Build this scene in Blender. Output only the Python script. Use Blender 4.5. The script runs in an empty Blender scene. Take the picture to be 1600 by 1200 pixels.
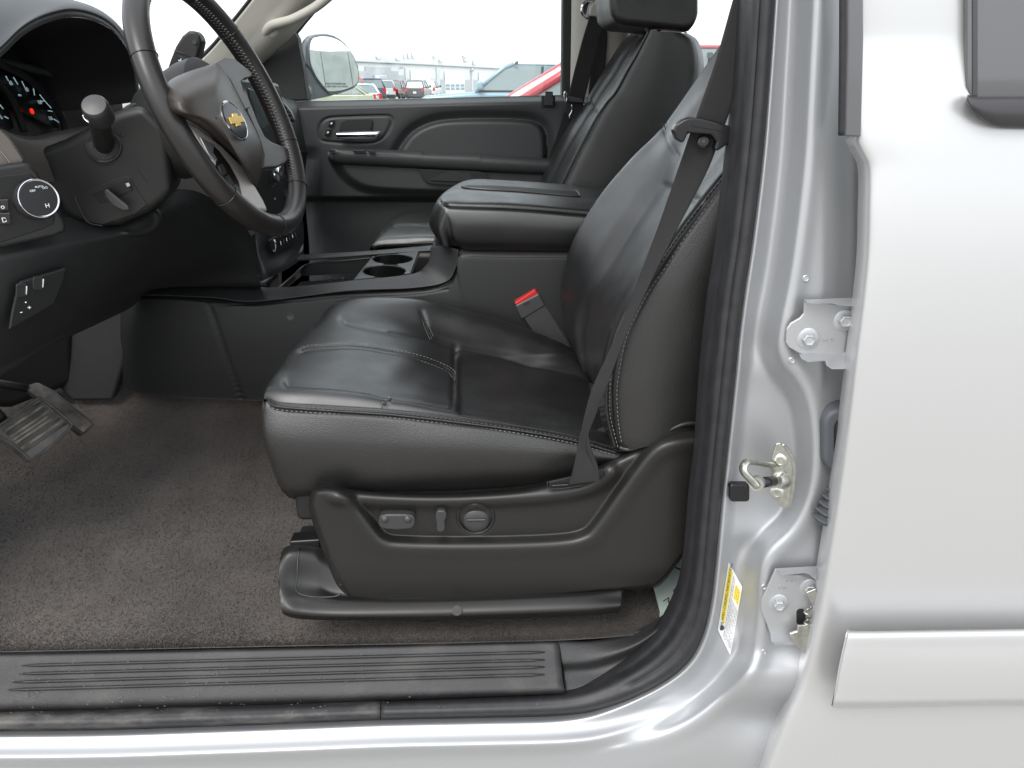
import bpy, bmesh, math, random
import numpy as np
from mathutils import Vector, Matrix
random.seed(7)
SC = bpy.context.scene
COL = SC.collection
# ---------------------------------------------------------------- camera
PITCH, YAW, FOC = math.atan(475/1244.0), math.radians(2), 1244.0
CAM = np.array([0.0, -0.85, 1.35])
cd = bpy.data.cameras.new('camera'); cam = bpy.data.objects.new('camera', cd); COL.objects.link(cam)
cd.sensor_width = 36; cd.lens = FOC/1600*36; cd.clip_start = .02; cd.clip_end = 3000
cam.location = CAM.tolist(); cam.rotation_euler = (math.pi/2-PITCH, 0, -YAW)
SC.camera = cam
# ---------------------------------------------------------------- world, sun, exposure
w = bpy.data.worlds.new('World'); SC.world = w; w.use_nodes = True
nt = w.node_tree; bg = nt.nodes['Background']
sky = nt.nodes.new('ShaderNodeTexSky'); sky.sky_type = 'NISHITA'; sky.sun_disc = False
SUN_EL, SUN_AZ = math.radians(48), math.radians(205)
sky.sun_elevation = SUN_EL; sky.sun_rotation = SUN_AZ
sky.air_density = 1.6; sky.dust_density = 5.0; sky.ozone_density = 1.0
hs = nt.nodes.new('ShaderNodeHueSaturation'); hs.inputs['Saturation'].default_value = .38
mx = nt.nodes.new('ShaderNodeMix'); mx.data_type = 'RGBA'; mx.inputs[0].default_value = .62
mx.inputs[7].default_value = (14.4, 15.2, 16.0, 1)
nt.links.new(sky.outputs[0], hs.inputs['Color']); nt.links.new(hs.outputs[0], mx.inputs[6])
nt.links.new(mx.outputs[2], bg.inputs[0]); bg.inputs[1].default_value = .10
sl = bpy.data.lights.new('sun', 'SUN'); so = bpy.data.objects.new('sun', sl); COL.objects.link(so)
sl.energy = 1.0; sl.angle = math.radians(25); sl.color = (1, .97, .93)
sd = Vector((math.sin(SUN_AZ)*math.cos(SUN_EL), math.cos(SUN_AZ)*math.cos(SUN_EL), math.sin(SUN_EL)))
so.rotation_euler = sd.to_track_quat('Z', 'Y').to_euler()
SC.view_settings.view_transform = 'Standard'; SC.view_settings.look = 'None'
SC.view_settings.gamma = 1; SC.view_settings.use_curve_mapping = False
SC.view_settings.exposure = 0.75
# ---------------------------------------------------------------- helpers
_F = np.array([math.sin(YAW)*math.cos(PITCH), math.cos(YAW)*math.cos(PITCH), -math.sin(PITCH)])
_R = np.array([math.cos(YAW), -math.sin(YAW), 0]); _U = np.cross(_R, _F)
def W(px, py, Y):
    "point of the vertical plane at depth Y seen at photo position px, py"
    d = _F*FOC+_R*(px-800)+_U*(600-py)
    return CAM+d*(Y-CAM[1])/d[1]
def WZ(px, py, Z):
    d = _F*FOC+_R*(px-800)+_U*(600-py)
    return CAM+d*(Z-CAM[2])/d[2]
def WX(px, py, X):
    d = _F*FOC+_R*(px-800)+_U*(600-py)
    return CAM+d*(X-CAM[0])/d[0]
def crom(P, n):
    "Catmull-Rom through P (k x d), n samples uniformly in parameter"
    P = np.asarray(P, float); k = len(P)
    if k == 1: return np.repeat(P, n, 0)
    E = np.vstack([2*P[0]-P[1], P, 2*P[-1]-P[-2]])
    t = np.linspace(0, k-1-1e-9, n); i = t.astype(int); u = (t-i)[:, None]
    a, b, c, d = E[i], E[i+1], E[i+2], E[i+3]
    return .5*(2*b+(c-a)*u+(2*a-5*b+4*c-d)*u*u+(3*b-a-3*c+d)*u**3)
def spl(P, step=6.0):
    P = np.asarray(P, float); L = np.linalg.norm(np.diff(P[:, :2], axis=0), axis=1).sum()
    return crom(P, max(4, int(L/step)))
def rs(P, n):
    "resample polyline by arc length"
    P = np.asarray(P, float); s = np.r_[0, np.cumsum(np.linalg.norm(np.diff(P, axis=0), axis=1))]
    t = np.linspace(0, s[-1], n); return np.stack([np.interp(t, s, P[:, k]) for k in range(P.shape[1])], 1)
def sm(x): x = np.clip(x, 0, 1); return x*x*(3-2*x)
def tag(o, label=None, cat=None, group=None, kind=None):
    if label: o['label'] = label
    if cat: o['category'] = cat
    if group: o['group'] = group
    if kind: o['kind'] = kind
    return o
def empty(name, loc, label, cat, group=None):
    o = bpy.data.objects.new(name, None); COL.objects.link(o); o.location = tuple(float(v) for v in loc)
    o.empty_display_size = .05
    return tag(o, label, cat, group)
def link(name, me, mat, parent=None, smooth=True):
    o = bpy.data.objects.new(name, me); COL.objects.link(o)
    if mat is not None: me.materials.append(mat)
    if smooth: me.polygons.foreach_set('use_smooth', [True]*len(me.polygons))
    if parent is not None:
        o.parent = parent; m = Matrix.Identity(4); p = parent
        while p is not None:
            m = Matrix.Translation(p.location) @ m if p.type == 'EMPTY' else m
            p = p.parent
        if parent.type == 'EMPTY': o.matrix_parent_inverse = m.inverted()
    return o
def mesh(name, V, F, mat, parent=None, smooth=True):
    me = bpy.data.meshes.new(name); me.from_pydata([tuple(map(float, v)) for v in V], [], F); me.update()
    return link(name, me, mat, parent, smooth)
def grid_obj(name, G, mat, parent=None, thick=0, smooth=True, closed_u=False):
    nv, nu = G.shape[:2]; V = G.reshape(-1, 3); F = []
    for j in range(nv-1):
        for i in range(nu-1 if not closed_u else nu):
            i2 = (i+1) % nu
            F.append((j*nu+i, j*nu+i2, (j+1)*nu+i2, (j+1)*nu+i))
    o = mesh(name, V, F, mat, parent, smooth)
    if thick:
        m = o.modifiers.new('s', 'SOLIDIFY'); m.thickness = abs(thick); m.offset = 1 if thick > 0 else -1
    return o
def seg_dist(X, Y, P):
    "distance of every pixel (X, Y) to polyline P, and signed side of it"
    P = np.asarray(P, float); best = np.full(X.shape, 1e9); sg = np.ones(X.shape)
    for (x0, y0), (x1, y1) in zip(P[:-1], P[1:]):
        dx, dy = x1-x0, y1-y0; L = dx*dx+dy*dy+1e-9
        t = np.clip(((X-x0)*dx+(Y-y0)*dy)/L, 0, 1); ex, ey = X-x0-t*dx, Y-y0-t*dy
        d = np.hypot(ex, ey); m = d < best
        best = np.where(m, d, best); sg = np.where(m, np.sign((X-x0)*dy-(Y-y0)*dx), sg)
    return best, sg
def surf(name, rows, mat, parent=None, nu=80, nv=60, creases=(), thick=0, push=(0, 1, -.3), fn=None):
    """loft through rows of (px, py, Y); creases = [(polyline px, width px, depth m)] press seams in"""
    R = np.array([crom(r, nu) for r in rows]); A = crom(R.reshape(len(rows), -1), nv).reshape(nv, nu, 3)
    G = np.array([[W(*p) for p in r] for r in A])
    if creases or fn is not None:
        pv = np.array(push, float); pv /= np.linalg.norm(pv); D = np.zeros((nv, nu))
        for P, wd, dp in creases:
            d, s = seg_dist(A[..., 0], A[..., 1], spl(P, 8)); D += dp*np.exp(-(d/wd)**2)
        if fn is not None: D += fn(A[..., 0], A[..., 1])
        # displace along the surface normal (towards the inside)
        du = np.gradient(G, axis=1); dv = np.gradient(G, axis=0); N = np.cross(du, dv)
        N /= np.linalg.norm(N, axis=2, keepdims=True)+1e-9
        sgn = np.sign((N*(CAM-G)).sum(2, keepdims=True)); N = N*sgn
        G = G-N*D[..., None]
    return grid_obj(name, G, mat, parent, thick)
def frames(P, up=(0, 0, 1)):
    P = np.asarray(P, float); T = np.gradient(P, axis=0); T /= np.linalg.norm(T, axis=1, keepdims=True)+1e-12
    up = np.array(up, float); N = np.cross(T, up); n = np.linalg.norm(N, axis=1, keepdims=True)
    N = np.where(n > 1e-3, N/np.maximum(n, 1e-9), np.array([1., 0, 0])); B = np.cross(N, T)
    return T, N, B
def tube_arr(P, r, seg=10, closed=False, up=(0, 0, 1), flat=1.0):
    P = np.asarray(P, float); T, N, B = frames(P, up)
    if closed:
        T = np.roll(P, -1, 0)-np.roll(P, 1, 0); T /= np.linalg.norm(T, axis=1, keepdims=True)
        N = np.cross(T, np.array(up, float)); N /= np.linalg.norm(N, axis=1, keepdims=True); B = np.cross(N, T)
    r = np.broadcast_to(np.asarray(r, float), (len(P),)); a = np.linspace(0, 2*math.pi, seg, endpoint=False)
    V = P[:, None]+r[:, None, None]*(np.cos(a)[None, :, None]*N[:, None]+flat*np.sin(a)[None, :, None]*B[:, None])
    n = len(P); F = []
    for j in range(n if closed else n-1):
        j2 = (j+1) % n
        for i in range(seg):
            i2 = (i+1) % seg; F.append((j*seg+i, j*seg+i2, j2*seg+i2, j2*seg+i))
    if not closed: F += [tuple(range(seg))[::-1], tuple((n-1)*seg+i for i in range(seg))]
    return V.reshape(-1, 3), F
def tube(name, P, r, mat, parent=None, seg=10, closed=False, up=(0, 0, 1), flat=1.0):
    V, F = tube_arr(P, r, seg, closed, up, flat); return mesh(name, V, F, mat, parent)
def wpath(P, step=6.0, off=0.0):
    "photo polyline (px, py, Y) smoothed into world points, moved off metres towards the camera"
    A = spl(P, step); G = np.array([W(*p) for p in A])
    if off: D = CAM-G; G = G+off*D/np.linalg.norm(D, axis=1, keepdims=True)
    return G
def stitches(P, mat, parent, ln=.0040, gap=.0026, r=.00075):
    s = np.r_[0, np.cumsum(np.linalg.norm(np.diff(P, axis=0), axis=1))]; VV = []; FF = []; t = 0
    def at(q): return np.array([np.interp(q, s, P[:, k]) for k in range(3)])
    while t+ln < s[-1]:
        q = np.array([at(t), at(t+ln/2), at(t+ln)]); V, F = tube_arr(q, [r*.6, r, r*.6], 5)
        o = len(VV); VV += V.tolist(); FF += [tuple(i+o for i in f) for f in F]; t += ln+gap
    o = mesh('stitching', VV, FF, mat, parent); o['kind'] = 'stuff'; return o
def bevel(o, w, seg=3, ang=30):
    m = o.modifiers.new('b', 'BEVEL'); m.width = w; m.segments = seg; m.limit_method = 'ANGLE'; m.angle_limit = math.radians(ang)
    return o
def wn(o):
    m = o.modifiers.new('w', 'WEIGHTED_NORMAL'); m.keep_sharp = False; return o
def slab(name, P3, ext, mat, parent=None, bev=.002, seg=3, smooth=True):
    "polygon of world points pushed along vector ext, edges rounded"
    P = [np.asarray(p, float) for p in P3]; n = len(P); e = np.asarray(ext, float)
    V = P+[p+e for p in P]; F = [tuple(range(n)), tuple(range(2*n-1, n-1, -1))]
    for i in range(n): j = (i+1) % n; F.append((i, i+n, j+n, j))
    bm = bmesh.new(); vs = [bm.verts.new(tuple(map(float, v))) for v in V]
    for f in F: bm.faces.new([vs[i] for i in f])
    bmesh.ops.recalc_face_normals(bm, faces=bm.faces)
    me = bpy.data.meshes.new(name); bm.to_mesh(me); bm.free()
    o = link(name, me, mat, parent, smooth)
    if bev: bevel(o, bev, seg, 35)
    return wn(o)
def pslab(name, P, Y, th, mat, parent=None, bev=.002, smooth_step=0, seg=3, closed=True):
    "outline in photo pixels on the plane Y (or with own Y each), thickness th away from the camera"
    P = [p if len(p) == 3 else (p[0], p[1], Y) for p in P]
    if smooth_step: 
        Q = np.array(P+P[:3], float); A = crom(Q, int(len(Q)*smooth_step)); k = int(round(smooth_step))
        a0 = int(len(A)/(len(Q)-1)); A = A[a0:a0+int(len(A)*len(P)/(len(Q)-1))]; P = A
    return slab(name, [W(*p) for p in P], (0, th, 0), mat, parent, bev, seg)
def rpoly(cx, cy, w, h, r, n=5, rot=0):
    "rounded rectangle outline in 2-D"
    out = []
    for sx, sy, a0 in ((1, 1, 0), (-1, 1, 90), (-1, -1, 180), (1, -1, 270)):
        for k in range(n+1):
            a = math.radians(a0+90*k/n); out.append((sx*(w/2-r)+r*math.cos(a), sy*(h/2-r)+r*math.sin(a)))
    c, s = math.cos(rot), math.sin(rot)
    return [(cx+x*c-y*s, cy+x*s+y*c) for x, y in out]
def box(name, c, size, mat, parent=None, bev=.004, rot=None, seg=3):
    x, y, z = [s/2 for s in size]; V = np.array([(i, j, k) for i in (-x, x) for j in (-y, y) for k in (-z, z)], float)
    if rot is not None: V = V@np.array(rot).T
    V = V+np.array(c, float)
    F = [(0, 1, 3, 2), (4, 6, 7, 5), (0, 4, 5, 1), (2, 3, 7, 6), (0, 2, 6, 4), (1, 5, 7, 3)]
    o = mesh(name, V, F, mat, parent)
    if bev: bevel(o, min(bev, min(size)*.45), seg); wn(o)
    return o
def lathe(name, prof, org, axis, mat, parent=None, seg=32, smooth=True, cap=True):
    "profile [(r, h)] spun round axis at org"
    ax = Vector(axis).normalized(); q = ax.to_track_quat('Z', 'Y').to_matrix(); q = np.array(q)
    V = []; F = []
    for r, h in prof:
        for i in range(seg):
            a = 2*math.pi*i/seg; V.append(np.array(org, float)+q@np.array([r*math.cos(a), r*math.sin(a), h]))
    for j in range(len(prof)-1):
        for i in range(seg): i2 = (i+1) % seg; F.append((j*seg+i, j*seg+i2, (j+1)*seg+i2, (j+1)*seg+i))
    if cap: F += [tuple(range(seg))[::-1], tuple((len(prof)-1)*seg+i for i in range(seg))]
    o = mesh(name, V, F, mat, parent, smooth)
    if smooth:
        m = o.modifiers.new('e', 'EDGE_SPLIT'); m.split_angle = math.radians(40)
    return o
def text(name, s, loc, xdir, ydir, size, mat, parent=None, depth=.0003, align='CENTER'):
    cu = bpy.data.curves.new(name, 'FONT'); cu.body = s; cu.size = size; cu.extrude = depth; cu.align_x = align; cu.align_y = 'CENTER'
    t = bpy.data.objects.new(name, cu); COL.objects.link(t)
    me = bpy.data.meshes.new_from_object(t.evaluated_get(bpy.context.evaluated_depsgraph_get()))
    bpy.data.objects.remove(t)
    x = Vector(xdir).normalized(); y = Vector(ydir); y = (y-x*y.dot(x)).normalized(); z = x.cross(y)
    M = Matrix((x, y, z)).transposed().to_4x4(); M.translation = Vector([float(v) for v in loc]); me.transform(M)
    return link(name, me, mat, parent, False)
# ---------------------------------------------------------------- materials
MATS = {}
def mat(name, col, rough=.5, metal=0, bump=0, scale=600, kind='noise', var=0, vscale=20, spec=.5, coat=0, emit=None, rvar=0, bdist=.001, trans=0, sheen=0):
    m = bpy.data.materials.new(name); m.use_nodes = True; n = m.node_tree; b = n.nodes['Principled BSDF']
    b.inputs['Base Color'].default_value = (*col, 1); b.inputs['Roughness'].default_value = rough
    b.inputs['Metallic'].default_value = metal; b.inputs['Specular IOR Level'].default_value = spec
    b.inputs['Coat Weight'].default_value = coat; b.inputs['Coat Roughness'].default_value = .36 if rough > .33 else .08
    b.inputs['Transmission Weight'].default_value = trans; b.inputs['Sheen Weight'].default_value = sheen
    if emit: b.inputs['Emission Color'].default_value = (*emit[:3], 1); b.inputs['Emission Strength'].default_value = emit[3]
    tc = n.nodes.new('ShaderNodeTexCoord')
    if bump:
        if kind == 'noise':
            t = n.nodes.new('ShaderNodeTexNoise'); t.inputs['Scale'].default_value = scale; t.inputs['Detail'].default_value = 3; out = t.outputs[0]
        else:
            t = n.nodes.new('ShaderNodeTexVoronoi'); t.inputs['Scale'].default_value = scale; t.feature = 'SMOOTH_F1'; out = t.outputs['Distance']
        n.links.new(tc.outputs['Object'], t.inputs['Vector'])
        bp = n.nodes.new('ShaderNodeBump'); bp.inputs['Strength'].default_value = bump; bp.inputs['Distance'].default_value = bdist
        n.links.new(out, bp.inputs['Height']); n.links.new(bp.outputs[0], b.inputs['Normal'])
    if var:
        t2 = n.nodes.new('ShaderNodeTexNoise'); t2.inputs['Scale'].default_value = vscale; t2.inputs['Detail'].default_value = 6
        n.links.new(tc.outputs['Object'], t2.inputs['Vector'])
        r = n.nodes.new('ShaderNodeMapRange'); r.inputs[1].default_value = .3; r.inputs[2].default_value = .7
        r.inputs[3].default_value = 1-var; r.inputs[4].default_value = 1+var; n.links.new(t2.outputs[0], r.inputs[0])
        mm = n.nodes.new('ShaderNodeMix'); mm.data_type = 'RGBA'; mm.blend_type = 'MULTIPLY'; mm.inputs[0].default_value = 1
        mm.inputs[6].default_value = (*col, 1); cmb = n.nodes.new('ShaderNodeCombineColor')
        for k in range(3): n.links.new(r.outputs[0], cmb.inputs[k])
        n.links.new(cmb.outputs[0], mm.inputs[7]); n.links.new(mm.outputs[2], b.inputs['Base Color'])
    if rvar:
        t3 = n.nodes.new('ShaderNodeTexNoise'); t3.inputs['Scale'].default_value = 14; t3.inputs['Detail'].default_value = 5
        n.links.new(tc.outputs['Object'], t3.inputs['Vector'])
        r3 = n.nodes.new('ShaderNodeMapRange'); r3.inputs[1].default_value = .3; r3.inputs[2].default_value = .7
        r3.inputs[3].default_value = rough-rvar; r3.inputs[4].default_value = rough+rvar
        n.links.new(t3.outputs[0], r3.inputs[0]); n.links.new(r3.outputs[0], b.inputs['Roughness'])
    MATS[name] = m; return m
def patchy(m, col, scale, lo, hi, amt, stretch=(1, 1, 1)):
    "worn or dusty patches over a material"
    n = m.node_tree; b = n.nodes['Principled BSDF']; tc = [x for x in n.nodes if x.type == 'TEX_COORD'][0]
    mp = n.nodes.new('ShaderNodeMapping'); mp.inputs['Scale'].default_value = stretch; t = n.nodes.new('ShaderNodeTexNoise'); t.inputs['Scale'].default_value = scale; t.inputs['Detail'].default_value = 8; t.inputs['Roughness'].default_value = .65
    n.links.new(tc.outputs['Object'], mp.inputs[0]); n.links.new(mp.outputs[0], t.inputs['Vector'])
    r = n.nodes.new('ShaderNodeMapRange'); r.inputs[1].default_value = lo; r.inputs[2].default_value = hi; r.inputs[4].default_value = amt; n.links.new(t.outputs[0], r.inputs[0])
    x = n.nodes.new('ShaderNodeMix'); x.data_type = 'RGBA'; x.inputs[7].default_value = (*col, 1); n.links.new(r.outputs[0], x.inputs[0])
    s = b.inputs['Base Color']
    if s.links: n.links.new(s.links[0].from_socket, x.inputs[6])
    else: x.inputs[6].default_value = s.default_value
    n.links.new(x.outputs[2], s); return m
LEA = mat('black_leather', (.0085, .0087, .0092), .41, bump=.3, scale=750, kind='vor', rvar=.08, bdist=.0006, spec=.95, coat=.18)
LEAS = mat('black_leather_side', (.0105, .0098, .0095), .44, bump=.6, scale=650, kind='vor', rvar=.05, bdist=.0007, spec=.7)
PLA = mat('black_plastic', (.012, .012, .012), .5, bump=.25, scale=1100, rvar=.06, bdist=.0004)
PLB = mat('trim_plastic', (.012, .0112, .0105), .38, bump=.22, scale=1300, rvar=.05, bdist=.0004)
PLD = mat('dark_plastic', (.008, .008, .0085), .6, bump=.2, scale=1000)
PLG = mat('grained_vinyl', (.012, .0122, .0125), .55, bump=.5, scale=700, kind='vor', bdist=.0006)
GLS = mat('gloss_black', (.01, .01, .012), .12)
SMT = mat('smooth_black', (.009, .009, .010), .3)
WHL = mat('wheel_leather', (.018, .0158, .015), .36, bump=.15, scale=700, kind='vor', rvar=.06, bdist=.0004)
SIL = mat('spoke_silver', (.58, .54, .52), .34, metal=.3)
CHR = mat('chrome', (.6, .61, .64), .08, metal=1)
GLD = mat('gold', (.75, .52, .16), .25, metal=1)
PNT = mat('silver_paint', (.46, .468, .482), .43, metal=.65, coat=.3, bump=.03, scale=2500, bdist=.0002)
PNTO = mat('silver_paint_outer', (.56, .56, .565), .34, metal=.5, coat=.6, bump=.02, scale=2500, bdist=.0002)
ZNC = mat('zinc_steel', (.50, .50, .46), .3, metal=.9, bump=.15, scale=300, var=.15, vscale=150, bdist=.0003)
RUB = mat('rubber_seal', (.019, .019, .021), .5, bump=.2, scale=500, var=.25, vscale=60)
STI = mat('grey_thread', (.17, .165, .16), .7)
STD = mat('dark_thread', (.075, .072, .07), .7)
CRM = mat('cream_trim', (.40, .385, .34), .65, bump=.15, scale=900)
MARK = mat('white_mark', (.75, .78, .8), .5)
GREY = mat('grey_button', (.035, .034, .035), .38)
# ================================================================ SETTING
def structure(o): o['kind'] = 'structure'; return o
ASP = mat('pale_asphalt', (.30, .285, .26), .9, bump=.5, scale=60, var=.12, vscale=.6, bdist=.01)
structure(mesh('ground', [(-900, -900, 0), (900, -900, 0), (900, 900, 0), (-900, 900, 0)], [(0, 1, 2, 3)], ASP))
CAR = mat('carpet', (.047, .0375, .032), .95, bump=1, scale=520, var=.55, vscale=480, bdist=.004, sheen=.2)
_n = CAR.node_tree; _b = _n.nodes['Principled BSDF']; _l = _b.inputs['Base Color'].links[0].from_socket
_t = _n.nodes.new('ShaderNodeTexNoise'); _t.inputs['Scale'].default_value = 7; _t.inputs['Detail'].default_value = 5
_n.links.new([x for x in _n.nodes if x.type == 'TEX_COORD'][0].outputs['Object'], _t.inputs['Vector'])
_r = _n.nodes.new('ShaderNodeMapRange'); _r.inputs[1].default_value = .42; _r.inputs[2].default_value = .68; _r.inputs[3].default_value = 0; _r.inputs[4].default_value = .5
_m = _n.nodes.new('ShaderNodeMix'); _m.data_type = 'RGBA'; _m.inputs[7].default_value = (.128, .106, .091, 1)
_n.links.new(_t.outputs[0], _r.inputs[0]); _n.links.new(_r.outputs[0], _m.inputs[0]); _n.links.new(_l, _m.inputs[6]); _n.links.new(_m.outputs[2], _b.inputs['Base Color'])
fl = surf('floor', [
    [(-260, 1022, .165), (0, 1019, .165), (400, 1011, .165), (870, 1001, .165), (1060, 985, .165), (1250, 970, .165)],
    [(-260, 1002, .20), (0, 1000, .20), (400, 992, .20), (870, 982, .20), (1060, 970, .20), (1250, 955, .20)],
    [(-260, 880, .38), (0, 872, .38), (400, 872, .38), (870, 872, .38), (1060, 872, .38), (1250, 872, .38)],
    [(-260, 790, .55), (0, 775, .56), (400, 785, .57), (870, 785, .57), (1060, 785, .57), (1250, 785, .57)],
    [(-260, 700, .72), (0, 690, .72), (380, 685, .74), (870, 690, .74), (1060, 690, .74), (1250, 690, .74)],
    [(-260, 610, .86), (0, 600, .86), (380, 596, .83), (870, 600, .83), (1060, 600, .83), (1250, 600, .83)]],
    CAR, None, 180, 140, fn=lambda x, y: (.0035*np.sin(x/61+y/37)*np.sin(y/53-x/90)+.0015*np.sin(x/23+np.sin(y/31)*2))*sm((985-y)/70))
structure(fl)
box('floor_pan', (.3, .95, .36), (3.2, 1.7, .1), CAR, None, 0)['kind'] = 'structure'
# the pile itself: short tufts standing on the floor sheet
PIL = CAR.copy(); PIL.name = 'carpet_pile'
rg_ = np.random.default_rng(4); Vf = np.array([v.co[:] for v in fl.data.vertices]).reshape(140, 180, 3)
NP_ = 190000; jj = (rg_.random(NP_)**1.25)*138; ii = rg_.random(NP_)*178; j0 = jj.astype(int); i0 = ii.astype(int); fj = (jj-j0)[:, None]; fi = (ii-i0)[:, None]
Pp = (Vf[j0, i0]*(1-fi)+Vf[j0, i0+1]*fi)*(1-fj)+(Vf[j0+1, i0]*(1-fi)+Vf[j0+1, i0+1]*fi)*fj
keep = Pp[:, 1] > .168; Pp = Pp[keep]; NP_ = len(Pp)
an = rg_.random(NP_)*6.283; ww = rg_.uniform(.0006, .0012, NP_); hh = rg_.uniform(.0015, .0042, NP_); lean = rg_.normal(0, .0014, (NP_, 2))
T0 = Pp+np.stack([np.cos(an)*ww, np.sin(an)*ww, 0*ww-.0003], 1); T1 = Pp-np.stack([np.cos(an)*ww, np.sin(an)*ww, 0*ww+.0003], 1)
T2 = Pp+np.stack([lean[:, 0]+.0006, lean[:, 1], hh], 1)
Vn = np.stack([T0, T1, T2], 1).reshape(-1, 3)
me = bpy.data.meshes.new('carpet_pile'); me.vertices.add(len(Vn)); me.vertices.foreach_set('co', Vn.ravel())
me.loops.add(len(Vn)); me.loops.foreach_set('vertex_index', np.arange(len(Vn))); me.polygons.add(NP_); me.polygons.foreach_set('loop_start', np.arange(NP_)*3); me.polygons.foreach_set('loop_total', np.full(NP_, 3)); me.update()
pile = link('carpet_pile', me, PIL, None, False); tag(pile, 'short brown-grey pile of the worn carpet covering the floor', 'carpet', kind='stuff')
# lint, grit and crumbs on the carpet
rnd = random.Random(3); VV = []; FF = []
for k in range(520):
    px = rnd.uniform(-10, 1040); py = rnd.uniform(690, 1012)
    if px > 430 and py < 950 and rnd.random() < 1: continue
    p = WZ(px, py, .523+max(0, (960-py))*.00022); s = rnd.uniform(.0004, .0012)
    o = len(VV); a = rnd.uniform(0, 6.28)
    for q in ((s*math.cos(a), s*math.sin(a), .003), (-s*math.sin(a), s*math.cos(a), .003), (-s*math.cos(a), -s*math.sin(a), .003), (0, 0, .003+s)): VV.append(p+np.array(q))
    FF += [(o, o+1, o+3), (o+1, o+2, o+3), (o+2, o, o+3)]
lint = mesh('carpet_lint', VV, FF, mat('lint', (.42, .38, .31), .9), None, False)
tag(lint, 'tiny pale grit and crumbs scattered over the brown-grey carpet', 'grit', kind='stuff')

# ================================================================ BODY SIDE (pillar and rocker)
body = empty('car_body', (.35, .05, .9), 'silver painted door pillar and sill edged by a black rubber door seal', 'car body')
OUT = [(-60, 1139), (150, 1137), (312, 1132), (450, 1127), (600, 1121), (740, 1118), (884, 1114), (953, 1101), (1022, 1073), (1069, 1040), (1094, 1000), (1108, 945), (1116, 880), (1124, 790), (1134, 690), (1147, 570), (1160, 460), (1172, 380), (1188, 250), (1198, 130), (1207, 0), (1214, -120)]
INN = [(-60, 1105), (150, 1101), (312, 1097), (450, 1094), (601, 1089), (740, 1084), (865, 1076), (930, 1060), (990, 1027), (1032, 985), (1057, 940), (1070, 900), (1076, 850), (1083, 770), (1092, 690), (1101, 570), (1113, 460), (1124, 390), (1140, 250), (1153, 130), (1160, 0), (1166, -120)]
NS = 260
O2 = rs(crom(OUT, 600), NS); 
# pair the inner edge by matching control stations
def pair(A, B, n):
    a = crom(A, 1200); b = crom(B, 1200); s = np.r_[0, np.cumsum(np.linalg.norm(np.diff(a, axis=0), axis=1))]
    t = np.linspace(0, s[-1], n); idx = np.interp(t, s, np.arange(1200))
    g = lambda M: np.stack([np.interp(idx, np.arange(1200), M[:, k]) for k in range(2)], 1)
    return g(a), g(b)
Oa, Ia = pair(OUT, INN, NS)
def seal_y(s, t):
    # cross-section of the seal, s 0 inner .. 1 outer
    return .15-.062*np.sin(np.clip(s*1.25, 0, 1)*math.pi/2)+.016*np.clip((s-.82)/.18, 0, 1)**2+(.0008+.0016*t)*np.cos(s*19)
ns = 26; G = np.zeros((NS, ns, 3))
for j in range(NS):
    for i in range(ns):
        s = i/(ns-1); e = -.12+1.12*s; p = Ia[j]*(1-e)+Oa[j]*e; G[j, i] = W(p[0], p[1], float(seal_y(s, 0 if Ia[j][0] < 960 else 1)))
j598 = int(np.argmin(np.abs(Oa[:, 0]-598)))
RUBD = patchy(mat('dusty_seal', (.019, .019, .021), .55, bump=.2, scale=500), (.13, .12, .105), 22, .47, .72, .75, (.5, 1, 1))
grid_obj('door_seal', G[:j598+1], RUBD, body, .004)
grid_obj('door_seal', G[j598:]+np.array([0.0012, 0, 0]), RUB, body, .004)
# painted panel outside of the seal
FAR = [(-60, 1300), (150, 1300), (312, 1300), (450, 1300), (600, 1300), (740, 1300), (884, 1300), (1000, 1300), (1100, 1300), (1190, 1300), (1255, 1240), (1300, 1140), (1335, 1020), (1362, 900), (1375, 760), (1388, 620), (1400, 500), (1404, 420), (1404, 260), (1396, 130), (1385, 0), (1385, -120)]
Oa, Fa = pair(OUT, FAR, 420)
RIDGE = [(1262, -140), (1258, 0), (1252, 120), (1246, 230), (1237, 320), (1222, 430), (1208, 500), (1203, 545), (1212, 575), (1236, 605), (1250, 640), (1256, 690), (1255, 735), (1248, 775), (1228, 815), (1194, 848), (1178, 878), (1174, 920), (1170, 980), (1158, 1032), (1110, 1085), (1050, 1130), (980, 1160)]
RID = crom(RIDGE, 220)
def panel_y(px, py):
    # --- pillar
    d, sg = seg_dist(px, py, RID); sd = d*sg     # + on the right of the ridge
    if True:
        pass
    dO, _ = seg_dist(px, py, crom(OUT, 90))
    pil = .102-.016*np.exp(-((dO-9)/9)**2)
    valley = .108; high = .062
    k = sm((sd+15)/30)
    pil = pil+(high-.100)*k
    pil = pil-.006*np.exp(-((sd-24)/13)**2)
    # the plateau falls away towards the hinge side
    pil = pil+.036*sm((px-1282)/60)
    up = sm((590-py)/60)+sm((py-835)/20)*sm((1010-py)/40)
    pil = pil+.012*np.exp(-((sd+27)/15)**2)*up
    # shallow latch recess left of the ridge
    rec = sm((20-np.hypot((px-1190)/5.2, (py-700)/10.5))/12)*sm((-sd)/14)
    pil = pil+.010*rec
    # broad wave under the lower hinge
    low = sm((py-1015)/40)*sm((px-1120)/60)
    pil = pil-.022*low*sm((1110-py)/40+.2)+.02*sm((py-1090)/30)*sm((px-1100)/80)
    # --- rocker
    dO2 = dO
    roc = .104-.012*sm(dO2/14)-.030*np.clip(dO2/46, 0, 1)-.004*np.exp(-((dO2-46)/12)**2)-.004*sm((dO2-60)/60)
    kx = sm((px-840)/230)*sm((1190-py)/110)
    return roc*(1-kx)+pil*kx
NU = 120; Gp = np.zeros((420, NU, 2))
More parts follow.
